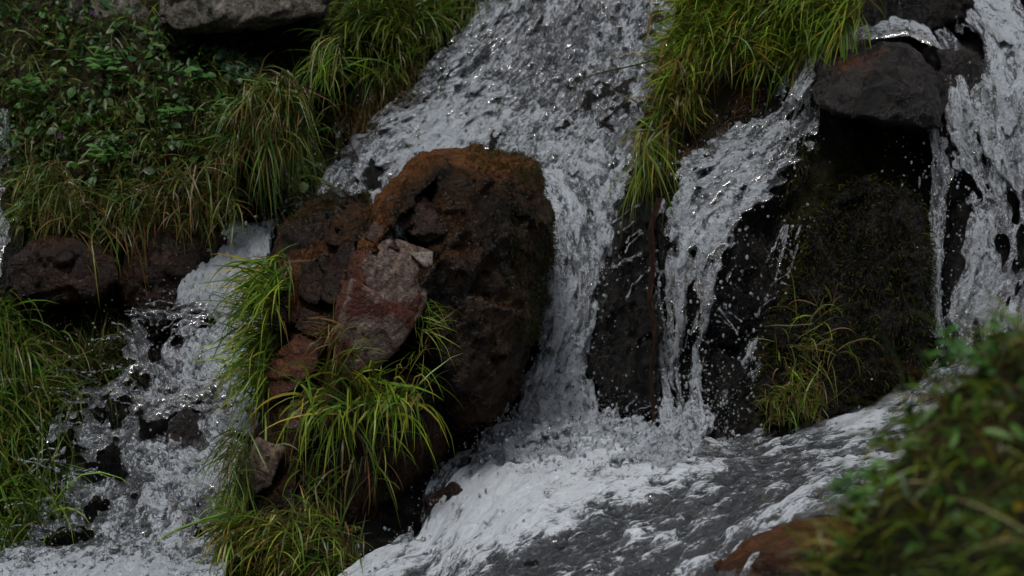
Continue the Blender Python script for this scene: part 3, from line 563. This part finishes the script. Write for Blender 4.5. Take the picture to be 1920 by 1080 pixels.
# ------------------------------------------------------------------ plants
G = lambda *c: np.array(c, float)
GREENS = [G(.04,.10,.012), G(.06,.13,.014), G(.09,.15,.018), G(.03,.07,.012), G(.11,.14,.02), G(.12,.11,.022)]
BRIGHT = [G(.08,.17,.012), G(.13,.21,.014), G(.17,.21,.018), G(.22,.18,.025), G(.06,.13,.012), G(.12,.18,.014)]
YELL = [G(.10,.11,.02), G(.13,.10,.025), G(.08,.09,.018), G(.14,.08,.025), G(.06,.08,.015)]
DRY = [G(.14,.07,.025), G(.11,.05,.02), G(.16,.10,.04), G(.08,.05,.02)]
DARKG = [G(.015,.03,.006), G(.02,.04,.008), G(.03,.035,.008), G(.035,.028,.01)]
def pick(pal, n): return np.array(pal)[rng.integers(0, len(pal), n)]*(.7+.6*rng.random((n, 1)))
def nz(a): return a/np.maximum(np.linalg.norm(a, axis=-1, keepdims=True), 1e-9)
def blades(name, root, d0, L, W, bend, colr, mat=None, seg=6, parent=None, kink=.15):
    n = len(root); L = np.broadcast_to(L, n).astype(float); W = np.broadcast_to(W, n).astype(float); bend = np.broadcast_to(bend, n).astype(float)
    d = nz(d0); p = root.copy(); side = nz(np.cross(d, rng.normal(size=(n, 3))+np.array([0, -1.2, 0]))); V = []; t0 = rng.random(n)*6
    for k in range(seg+1):
        t = k/seg; wv = W*(.55+.45*math.sin(min(1, t*2.2)*math.pi/2))*(1-t**2.2) if t < 1 else W*.04
        V.append(p-side*(wv/2)[:, None]); V.append(p+side*(wv/2)[:, None])
        d = nz(d+np.array([0, 0, -1])*(bend/seg*(.5+t))[:, None]+rng.normal(size=(n, 3))*kink/seg)
        side = nz(side-d*(side*d).sum(1, keepdims=True)); p = p+d*(L/seg)[:, None]
    V = np.stack(V, 1); m = 2*(seg+1); b = np.arange(n)[:, None]*m
    F = np.concatenate([np.stack([b+2*k, b+2*k+1, b+2*k+3, b+2*k+2], -1).reshape(-1, 4) for k in range(seg)])
    tt = np.repeat(np.linspace(0, 1, seg+1), 2)[None, :, None]
    C = colr[:, None]*(.85+.25*tt)+tt**3*np.array([.02, .008, 0])*1.0
    return mesh_obj(name, V.reshape(-1, 3), F, mat or M_leaf, parent, colors=C.reshape(-1, 3))
LT = np.array([(0,0,0),(.22,.3,.03),(.22,-.3,.03),(.22,0,-.01),(.5,.46,.04),(.5,-.46,.04),(.5,0,-.03),(.78,.3,-.02),(.78,-.3,-.02),(.78,0,-.07),(1,0,-.14)])
LF4 = np.array([(3,6,4,1),(2,5,6,3),(6,9,7,4),(5,8,9,6)]); LF3 = np.array([(0,3,1),(0,2,3),(7,9,10),(9,8,10)])
def leaves(name, root, d0, up, L, wr, colr, mat=None, parent=None):
    n = len(root); d = nz(d0); s = nz(np.cross(up, d)); u = np.cross(d, s); L = np.broadcast_to(L, n)[:, None, None]
    V = root[:, None]+L*(d[:, None]*LT[None, :, :1]+s[:, None]*LT[None, :, 1:2]*wr+u[:, None]*LT[None, :, 2:3]); b = np.arange(n)[:, None, None]*len(LT)
    C = np.repeat(colr[:, None], len(LT), 1)*np.array([1.15, 1, 1, .8, 1, 1, .8, 1, 1, .8, .9])[None, :, None]
    return mesh_obj(name, V.reshape(-1, 3), ((LF4[None]+b).reshape(-1, 4), (LF3[None]+b).reshape(-1, 3)), mat or M_leaf, parent, colors=C.reshape(-1, 3))
def ground_pts(poly, n, off=.0):
    q = scat(poly, n); return T(q[:, 0], q[:, 1])+TN(q[:, 0], q[:, 1])*off, TN(q[:, 0], q[:, 1]), q
def swirl(r, f=7., s=1): return np.stack([vnoise(r*f, s+k) for k in range(3)], -1)
def gdir(n, nr, lean, spread, r=None, sw=1.7):
    return nz(nr*.6+np.asarray(lean, float)+rng.normal(size=(n, 3))*spread+(swirl(r)*sw if r is not None else 0))
def turf(name, poly, n, L, W, lean, bend, pal, spread=.4, off=-.03, mat=None, label=None, cat=None, kind=None, seg=6, kink=.5):
    r, nr, q = ground_pts(poly, n, off)
    o = blades(name, r, gdir(n, nr, lean, spread, r), L*(.45+.9*rng.random(n))*(1+.5*vnoise(r*8, 9)), W*(.6+.7*rng.random(n)), bend*(.15+1.5*rng.random(n)**1.3), pick(pal, n)*(1+.4*vnoise(r*5, 31))[:, None], mat, seg, kink=kink)
    tag(o, label, cat, kind=kind); return o
# left bank ground cover
BANK = [(-120,-60),(300,-60),(320,80),(480,110),(580,130),(592,250),(580,330),(470,375),(400,390),(270,440),(150,440),(25,430),(25,300),(-120,230)]
turf('grass', BANK, 3800, .22, .008, (0, -.5, .2), 1.6, GREENS+YELL[:2]+DARKG, .8, kind='stuff', label='mixed grass covering the upper left bank')
turf('dry_grass', BANK, 1100, .2, .004, (.2, -.6, -.2), 1.5, DRY+YELL, .6, kind='stuff', label='dead straw tangled in the upper left bank')
n = 3000; r, nr, q = ground_pts(BANK, n, .0); r = r+nr*(rng.random((n, 1))*.09)
big = fbm(r, 3, 2, 77); keep = (big > -.25) | (rng.random(n) < .25); r, nr = r[keep], nr[keep]; n = len(r)
h_ = n//2
b_ = leaves('ground_cover', r[:h_], rng.normal(size=(h_, 3))*.7+np.array([0, -.8, .0]), nz(nr[:h_]+np.array([0, -.2, 1])+rng.normal(size=(h_, 3))*.5), .04+.05*rng.random(h_), .3, pick([G(.04,.11,.015), G(.06,.13,.02), G(.03,.08,.015), G(.09,.12,.025)], h_)); tag(b_, 'narrow-leaved weeds over the upper left bank', kind='stuff'); r = r[h_:]; nr = nr[h_:]; n = len(r)
leaves_o = leaves('ground_cover', r, rng.normal(size=(n, 3))*.8+np.array([0, -.8, -.1]), nz(nr+np.array([0, -.2, 1])+rng.normal(size=(n, 3))*.45), .02+.065*rng.random(n)**3, .8, pick([G(.03,.10,.015), G(.05,.14,.02), G(.025,.07,.015), G(.07,.13,.025), G(.03,.09,.03)], n))
tag(leaves_o, 'small round-leaved weeds over the upper left bank', kind='stuff')
# hanging tussock at the right of the bank
def tuft(name, roots_px, Y, n, L, W, lean, bend, pal, spread, label, cat='grass tuft', jit=.03, group=None, seg=7, dryfrac=.18, kink=.55):
    q = scat(roots_px, n); Yv = S(q[:, 0], q[:, 1]) if Y is None else np.full(n, 0.)+Y
    r = P(q[:, 0], q[:, 1], Yv+jit*rng.normal(size=n)); lean = np.asarray(lean, float)
    if lean.ndim == 3 or callable(lean): pass
    c = pick(pal, n)*(1.35 if pal[0][1] > .15 else 1.1)*(1+.35*vnoise(r*6, 31))[:, None]; k = rng.random(n) < dryfrac; c[k] = pick(DRY, k.sum()) if k.any() else c[k]
    L = np.where(k, L*.75, L); d = lean+rng.normal(size=(n, 3))*spread*(1+.9*k[:, None])+swirl(r, 9)*1.4*np.array([1, .5, 1])+swirl(r, 28, 5)*.7
    L = L*(1+.45*vnoise(r*9, 12))
    if cat == 'grass tuft': d[:, 0] += .0
    o = blades(name, r, d, L*(.45+.8*rng.random(n)), W*(.6+.7*rng.random(n)), bend*(.15+1.5*rng.random(n)**1.3), c, None, seg, kink=kink)
    return tag(o, label, cat, group)
tuft('grass_tuft', [(430,200),(470,140),(540,130),(580,170),(585,260),(440,300)], .72, 900, .33, .008, (-.1,-.8,.1), 3.2, GREENS[:4]+YELL[:2], .5, 'tussock of long hanging grass on the bank just above the black hollow', dryfrac=.3)
tuft('grass_tuft', [(300,330),(440,280),(450,390),(290,440),(120,440),(60,360)], .60, 640, .3, .008, (.1,-.8,.0), 3., GREENS+YELL, .75, 'loose trailing grass hanging over the wet orange-brown boulder', dryfrac=.3)
tuft('grass_tuft', [(50,300),(130,300),(150,420),(40,430)], .7, 300, .28, .008, (-.2,-.8,.1), 2.8, GREENS+YELL[:2], .6, 'hanging grass at the left edge above the dull brown boulder', dryfrac=.2)
# top centre turf
turf('grass_tuft', [(600,-60),(980,-60),(930,20),(870,50),(800,95),(730,150),(650,150),(610,100),(595,60)], 2200, .24, .009, (-.5,-.7,.25), 1.8, BRIGHT[:3]+GREENS+YELL[:1], .6, label='sloping turf of green grass left of the upper cascade', cat='grass tuft', off=-.02)
turf('dry_grass', [(640,160),(720,150),(800,100),(780,150),(700,220),(640,260),(615,240)], 900, .15, .004, (-.4,-.6,-.2), 2.2, DRY+YELL, .4, kind='stuff', label='brown dead grass along the water under the top turf')
tuft('grass_tuft', [(600,60),(640,60),(640,140),(600,140)], 1.15, 160, .3, .006, (-.5,-.8,-.1), 2.8, BRIGHT[:2]+GREENS, .3, 'long loose blades hanging over the dark crevice beside the grey ledge')
# top right tussock
tuft('grass_tuft', [(1290,-60),(1640,-80),(1620,30),(1560,90),(1450,115),(1300,100),(1265,60)], 1.02, 2900, .28, .0085, (-.85,-.6,.25), 1.5, BRIGHT, .55, 'large bright yellow-green tussock at top between the upper cascade and the dark boulder', dryfrac=.08)
tuft('grass_tuft', [(1260,100),(1330,80),(1310,190),(1260,260),(1220,260)], .98, 560, .26, .010, (-.6,-.6,-.1), 1.8, BRIGHT+YELL, .5, 'narrow tail of yellow-green grass running down beside the upper cascade', dryfrac=.2)
tuft('grass_tuft', [(1195,240),(1230,240),(1225,330),(1195,340)], .85, 110, .36, .006, (-.1,-.5,-.5), 2.5, BRIGHT, .2, 'thin green strands hanging down over the black rib', dryfrac=.1)
turf('dry_grass', [(1330,190),(1440,140),(1430,200),(1340,260),(1240,330),(1230,290)], 800, .1, .004, (-.2,-.6,-.3), 2.2, DRY, .5, kind='stuff', label='brown roots and straw below the bright tussock')
# lower left
LL = [(-100,560),(60,550),(110,640),(220,700),(150,790),(120,860),(140,960),(90,1030),(0,1100),(-100,1100)]
turf('grass', LL, 1500, .34, .011, (.05,-.5,.1), 2.2, GREENS+BRIGHT[:1], .55, kind='stuff', label='tall limp grass at lower left beside the splashing fall', off=.02)
turf('dry_grass', [(40,560),(260,600),(240,720),(80,700)], 700, .22, .004, (.1,-.6,-.3), 2., DARKG+YELL[:2], .4, kind='stuff', label='sparse dark straw hanging in the hollow at left', off=.02)
turf('grass_tuft', [(-40,560),(40,560),(60,820),(-40,900)], 420, .42, .011, (.1,-.6,0), 2.6, GREENS+YELL[:2]+BRIGHT[:1], .45, label='curtain of long grass hanging at the left picture edge', cat='grass tuft', off=.06)
# on the big boulder
tuft('grass_tuft', [(495,480),(545,480),(545,560),(520,700),(490,790),(485,600)], -.12, 480, .30, .010, (-1.0,-.5,.25), 2.2, BRIGHT+GREENS[:3], .42, 'green tuft on the left side of the big boulder leaning over the left fall', dryfrac=.08)
tuft('grass_tuft', [(560,700),(620,690),(700,700),(780,720),(790,770),(680,790),(560,770)], -.42, 250, .34, .012, (.05,-.6,.5), 3.4, BRIGHT, .62, 'bright arching tuft under the pink slab on the front of the big boulder', dryfrac=.12)
tuft('grass_tuft', [(610,600),(650,600),(650,650),(600,650)], -.5, 90, .22, .006, (-.6,-.5,.1), 2.6, YELL+DRY, .35, 'small reddish dry tuft in the crack beside the pink slab')
tuft('grass_tuft', [(790,560),(815,560),(800,700),(770,700)], -.3, 60, .22, .005, (.3,-.5,.5), 2., BRIGHT, .4, 'few thin blades in the crack right of the pink slab')
tuft('grass_tuft', [(560,800),(700,780),(760,820),(700,900),(560,930)], -.38, 130, .32, .009, (.0,-.6,.1), 3.2, GREENS+BRIGHT[:2], .5, 'limp hanging grass in the shade below the arching tuft', dryfrac=.35)
tuft('grass_tuft', [(430,800),(470,800),(470,960),(420,980)], -.45, 380, .2, .006, (-.9,-.5,.0), 2.2, GREENS+BRIGHT[:2], .35, 'short fringe along the lower left edge of the big boulder')
tuft('grass_tuft', [(420,960),(560,950),(680,980),(690,1090),(500,1120),(380,1120)], -.62, 850, .28, .010, (-.5,-.6,.3), 2.4, BRIGHT+YELL+GREENS, .55, 'thick yellow-green grass at the foot of the big boulder', dryfrac=.15)
# right hump
tuft('grass_tuft', [(1450,600),(1560,560),(1600,640),(1540,700),(1450,720)], .18, 110, .22, .007, (-.2,-.5,.35), 3.2, BRIGHT+YELL, .6, 'sparse yellow-green tuft on the dark mossy hump')
tuft('grass_tuft', [(1440,740),(1540,700),(1560,760),(1430,800)], .12, 420, .16, .005, (-.4,-.5,.1), 2.4, YELL+BRIGHT[:2], .4, 'ochre tuft at the foot of the mossy hump by the stream', dryfrac=.25)
turf('moss', [(1450,420),(1560,330),(1700,330),(1715,560),(1700,720),(1560,760),(1440,780),(1440,620),(1480,300),(1560,250)], 5000, .04, .005, (0,-.5,.0), 1., [G(.008,.012,.003), G(.02,.028,.006), G(.05,.06,.01), G(.03,.016,.006)], .5, kind='stuff', mat=M_moss, label='dark moss on the wall behind the hump')
def moss_on(o, n, L, pal, name, keep=None, parent=None, label=None, kind=None, W=.003, bend=.8):
    me = o.data; p = get_co(me); nn = get_no(me); k = np.arange(len(p))
    if keep is not None: k = k[keep(p, nn)]
    k = rng.choice(k, n); r = p[k]+rng.normal(size=(n, 3))*.006
    b = blades(name, r, nn[k]+rng.normal(size=(n, 3))*.45, L*(.5+rng.random(n)), W, bend, pick(pal, n), M_moss, 3, parent)
    tag(b, label, kind=kind); return b
hump = [x for x in bpy.data.objects if x.get('label', '').startswith('dark moss-covered')][0]
moss_on(hump, 14000, .04, [G(.005,.007,.002), G(.012,.017,.004), G(.04,.05,.008), G(.015,.011,.004)], 'moss', lambda p, n: (n[:, 1] < .3) & (fbm(p, 5, 3, 44)+.25*n[:, 2] > -.75), parent=hump, kind='stuff', W=.006)
def edge_keep(p, n):
    x, y = pix(p); return ((x > 955) & (y < 640) & (n[:, 1] < .6)) | ((y < 330) & (x > 880) & (n[:, 2] > .3)) | ((x < 700) & (y < 430) & (n[:, 2] > 0))
moss_on(boulder, 9000, .03, DARKG+[G(.03,.02,.006)], 'moss', edge_keep, parent=boulder, kind='stuff')

# broad-leaved plant and ivy on the bank
def leafy(name, base, Y, stems, label, cat, L=.07, wr=.7, pal=None, height=.15, nleaf=7, lean=(0,-.5,.8), group=None):
    root = bpy.data.objects.new(name, None); col.objects.link(root); c = P(base[0], base[1], Y); root.location = c
    tag(root, label, cat, group); R_, D_, U_, LL_ = [], [], [], []; SV = []
    for s in range(stems):
        d = nz(np.asarray(lean)+rng.normal(size=3)*.45); h = height*(.6+.6*rng.random()); b = rng.normal(size=3)*.02
        for k in range(nleaf):
            t = (k+1)/nleaf; p = b+d*h*t+np.array([0, 0, -.25*h*t*t]); az = rng.random()*6.28
            e = np.array([math.cos(az), -abs(math.sin(az))*.7, .1+rng.random()*.2]); R_.append(p); D_.append(e); U_.append(np.array([0, -.5, 1])+rng.normal(size=3)*.25); LL_.append(L*(.6+.6*rng.random()))
        SV.append((b, d*h))
    for q in range(len(R_)): leaves('leaf', np.array(R_[q:q+1]), np.array(D_[q:q+1]), np.array(U_[q:q+1]), np.array(LL_[q:q+1]), wr, pick(pal or [G(.04,.13,.025), G(.06,.17,.025)], 1), parent=root)
    b = np.array([s[0] for s in SV]); d = np.array([s[1] for s in SV])
    for q in range(len(b)): blades('stem', b[q:q+1], d[q:q+1], np.linalg.norm(d[q])*1.1, .004, .5, pick([G(.05,.07,.02)], 1), parent=root, kink=.05)
    return root
leafy('leafy_plant', (370,150), .98, 3, 'broad-leaved bright green plant under the pale ledge', 'plant', .085, .75, pal=[G(.03,.09,.02), G(.04,.12,.025)], height=.16, nleaf=5)
for x, y, Lf, wr_, lab in [(60,185,.07,.6,'leafy weed with pale leaves near the left edge at the top of the bank'),(205,130,.08,.45,'tall leafy weed on the upper bank below the mostly hidden grey rock'),(320,225,.07,.5,'leafy weed in the middle of the bank below the broad-leaved plant'),(215,300,.08,.4,'spreading narrow-leaved weed at the centre of the left bank'),(110,395,.06,.6,'low leafy weed above the dull brown boulder')]:
    leafy('leafy_weed', (x, y), float(S(x, y))-.06, 5, lab, 'plant', Lf, wr_, [G(.05,.15,.025), G(.07,.18,.03)], .16, 6)
n = 420; r, nr, q = ground_pts([(400,60),(590,55),(580,140),(520,120),(470,180),(420,170),(390,100)], n, .1)
iv_ = leaves('ivy', r, rng.normal(size=(n, 3))*.7+np.array([0, -.6, -.6]), nz(rng.normal(size=(n, 3))*.4+np.array([0, -1, .6])), .045, 1.0, pick([G(.012,.045,.015), G(.02,.06,.02)], n)); tag(iv_, 'dark ivy hanging under the pale ledge', kind='stuff')

# ------------------------------------------------------------------ near bank at lower right (out of focus)
def near_bank():
    nx, ny = 150, 110; X = np.linspace(.2, 4.5, nx); Y = np.linspace(-6.6, -3.2, ny); x, y = np.meshgrid(X, Y, indexing='ij')
    cr = np.array([(1430,1240),(1540,1120),(1625,1010),(1685,900),(1725,830),(1785,750),(1860,690),(1940,645),(2300,580),(2900,540)], float)
    cw = P(cr[:, 0], cr[:, 1], -4.5); zc = np.interp(x, np.r_[0, cw[:, 0]], np.r_[-1.2, cw[:, 2]])
    zc = (zc+1.75)*(1-sm(-4.45, -3.3, y))-1.75
    z = np.maximum(zc-.3*np.clip(-4.5-y, 0, 9), -1.8)
    p = np.stack([x, y, z], -1).reshape(-1, 3); z2 = p[:, 2]+.06*fbm(p, 2.5, 4, 90); p[:, 2] = z2
    i = np.arange(nx*ny).reshape(nx, ny); f = np.stack([i[:-1, :-1], i[1:, :-1], i[1:, 1:], i[:-1, 1:]], -1).reshape(-1, 4)
    o = mesh_obj('bank', p, f, M_soil); tag(o, kind='structure'); return o, p
bank, bp_ = near_bank()
bn = get_no(bank.data); bx, by = pix(bp_)
ok = (bx > 1380) & (by < 1250) & (bp_[:, 1] > -6.0); print('bank top', by[(bx > 1700) & (bx < 1750)].min(), by[(bx > 1880) & (bx < 1950)].min(), by[(bx > 1480) & (bx < 1520)].min())
def bank_roots(n, cond=None):
    k = np.nonzero(ok if cond is None else ok & cond)[0]; k = rng.choice(k, n); return bp_[k]+rng.normal(size=(n, 3))*np.array([.02, .02, .005]), bn[k]
r, nr = bank_roots(6500); n = len(r)
o = blades('grass', r, nr*.6+np.array([-.35, -.3, .5])+rng.normal(size=(n, 3))*.45, .17*(.5+.9*rng.random(n)), .008*(.6+.7*rng.random(n)), 1.6, pick(BRIGHT+BRIGHT+GREENS+YELL[:1], n)); tag(o, 'grass covering the near bank at lower right', kind='stuff')
n = 260; r, nr = bank_roots(n); o = blades('grass', r, nr*.3+np.array([-.35, -.2, .8])+rng.normal(size=(n, 3))*.45, .34*(.6+.7*rng.random(n)), .007, 1.8*rng.random(n), pick(BRIGHT+YELL, n)); tag(o, 'taller loose blades rising out of the near bank', kind='stuff')
n = 1500; r, nr = bank_roots(n); r = r+nr*(rng.random((n, 1))*.1)
o = leaves('ground_cover', r, rng.normal(size=(n, 3))*.7+np.array([-.2, -.5, .25]), nz(np.array([0, -.3, 1])+rng.normal(size=(n, 3))*.4), .05+.06*rng.random(n), .32, pick([G(.05,.14,.015), G(.08,.19,.02), G(.035,.09,.015), G(.03,.07,.012)], n)); tag(o, 'narrow-leaved weeds growing over the near bank', kind='stuff')
n = 2600; r, nr = bank_roots(n, (by < 900)); o = blades('dry_grass', r, nr*.3+np.array([-.3, -.6, .1])+rng.normal(size=(n, 3))*.5, .2*(.5+.8*rng.random(n)), .004, 2., pick(DRY, n)); tag(o, 'dead brown stalks on the crest of the near bank', kind='stuff')
def stalk(name, pts, W, c, label, cat):
    pts = np.array(pts, float); w_ = P(pts[:, 0], pts[:, 1], pts[:, 2]); n = 24; k = np.linspace(0, 1, len(w_)); t = np.linspace(0, 1, n)
    q = np.stack([np.interp(t, k, w_[:, i]) for i in range(3)], -1)
    for _ in range(6): q[1:-1] = (q[:-2]+q[2:]+2*q[1:-1])/4
    tg = nz(np.gradient(q, axis=0)); sd_ = nz(np.cross(tg, [0, 1, 0])+np.array([0, .5, 0])); ww = (W*(1-t**2)+.0006)[:, None]; up_ = np.cross(tg, sd_)
    V = np.stack([q-sd_*ww/2, q-up_*ww*.2, q+sd_*ww/2], 1).reshape(-1, 3); i = np.arange(n-1)*3
    F = np.concatenate([np.stack([i, i+1, i+4, i+3], -1), np.stack([i+1, i+2, i+5, i+4], -1)])
    o = mesh_obj(name, V, F, M_leaf, colors=np.tile(np.array(c, float), (len(V), 1))); return tag(o, label, cat)
stalk('wild_grass', [(1700,760,-4.4),(1690,690,-4.4),(1660,630,-4.4),(1620,608,-4.4),(1596,630,-4.4),(1594,665,-4.4)], .009, (.05,.08,.03), 'blurred hooked grey-green blade rising above the near bank', 'grass blade')
stalk('wild_grass', [(1760,720,-4.5),(1700,685,-4.5),(1655,673,-4.5),(1635,690,-4.5)], .008, (.16,.07,.02), 'blurred orange dead blade over the near bank', 'grass blade')
stalk('wild_grass', [(1760,690,-4.4),(1690,730,-4.4),(1600,790,-4.4),(1560,805,-4.4),(1530,850,-4.4)], .008, (.02,.04,.015), 'long dark drooping blade crossing the foam from the near bank', 'grass blade')
stalk('wild_grass', [(1745,700,-4.4),(1700,740,-4.4),(1650,820,-4.4),(1625,880,-4.4)], .007, (.02,.035,.015), 'thin dark blade pointing down the front of the near bank', 'grass blade')
stalk('wild_grass', [(1690,815,-4.5),(1640,808,-4.5),(1590,818,-4.5),(1560,830,-4.5)], .008, (.06,.12,.03), 'short pale green blade lying level over the stream', 'grass blade')
stalk('wild_grass', [(1560,990,-4.8),(1480,995,-4.8),(1420,1030,-4.8),(1360,1075,-4.8)], .007, (.06,.14,.02), 'bright green blade crossing the rusty brown rock', 'grass blade')
stalk('wild_grass', [(1250,108,.8),(1180,125,.7),(1110,140,.65),(1080,155,.62),(1072,175,.62)], .010, (.11,.15,.02), 'single yellow-green blade arching out over the upper cascade', 'grass blade')
for k, (x, y, x2, y2) in enumerate([(1215,25,1200,95),(1238,75,1232,140),(1288,80,1290,125),(1262,110,1250,170)]):
    stalk('wild_grass', [(x+22,y-5,.8),(x+6,y,.75),(x,(y+y2)/2,.72),(x2+1,y2,.72)], .016, (.24,.15,.03), ['curved golden blade farthest left beside the bright tussock','golden blade just right of the farthest left one','golden blade hanging at the right in front of the bright tussock','lowest golden blade by the bright tussock'][k], 'grass blade', )
# flower on the near bank
def flower(name, px, py, Y, r, c, label, cat='flower'):
    root = bpy.data.objects.new(name, None); col.objects.link(root); root.location = P(px, py, Y); tag(root, label, cat); n = 9
    a = np.linspace(0, 2*math.pi, n, endpoint=False); d = np.stack([np.cos(a), 0*a-.25, np.sin(a)], -1)
    leaves('petals', d*r*.12, d, np.tile([0., -1, 0], (n, 1)), r, .7, np.tile(np.array(c, float), (n, 1)), parent=root)
    blades('stem', np.zeros((1, 3)), np.array([[.1, .3, -1.]]), r*4, r*.14, .2, np.array([[.04, .08, .02]]), parent=root)
flower('flower', 1908, 948, -5.5, .014, (.4,.28,.03), 'small blurred yellow flower at the right picture edge')
flower('flower', 112, 255, .75, .014, (.16,.05,.18), 'tiny purple flower in the weeds at left below the other purple one')
flower('flower', 172, 22, 1.3, .014, (.16,.05,.2), 'tiny purple flower near the top left corner')
for k, (x, y, lab) in enumerate([(1880,590,'tall leafy weed on the crest of the near bank at the right edge'),(1800,640,'leafy weed on the crest of the near bank in front of the right cascade'),(1590,900,'leafy weed at the left end of the near bank')]):
    leafy('leafy_weed', (x, y+60), -4.5-.2*(k == 2), 4, lab, 'plant', .06, .55, height=.2, nleaf=6, lean=(-.1,-.2,1))
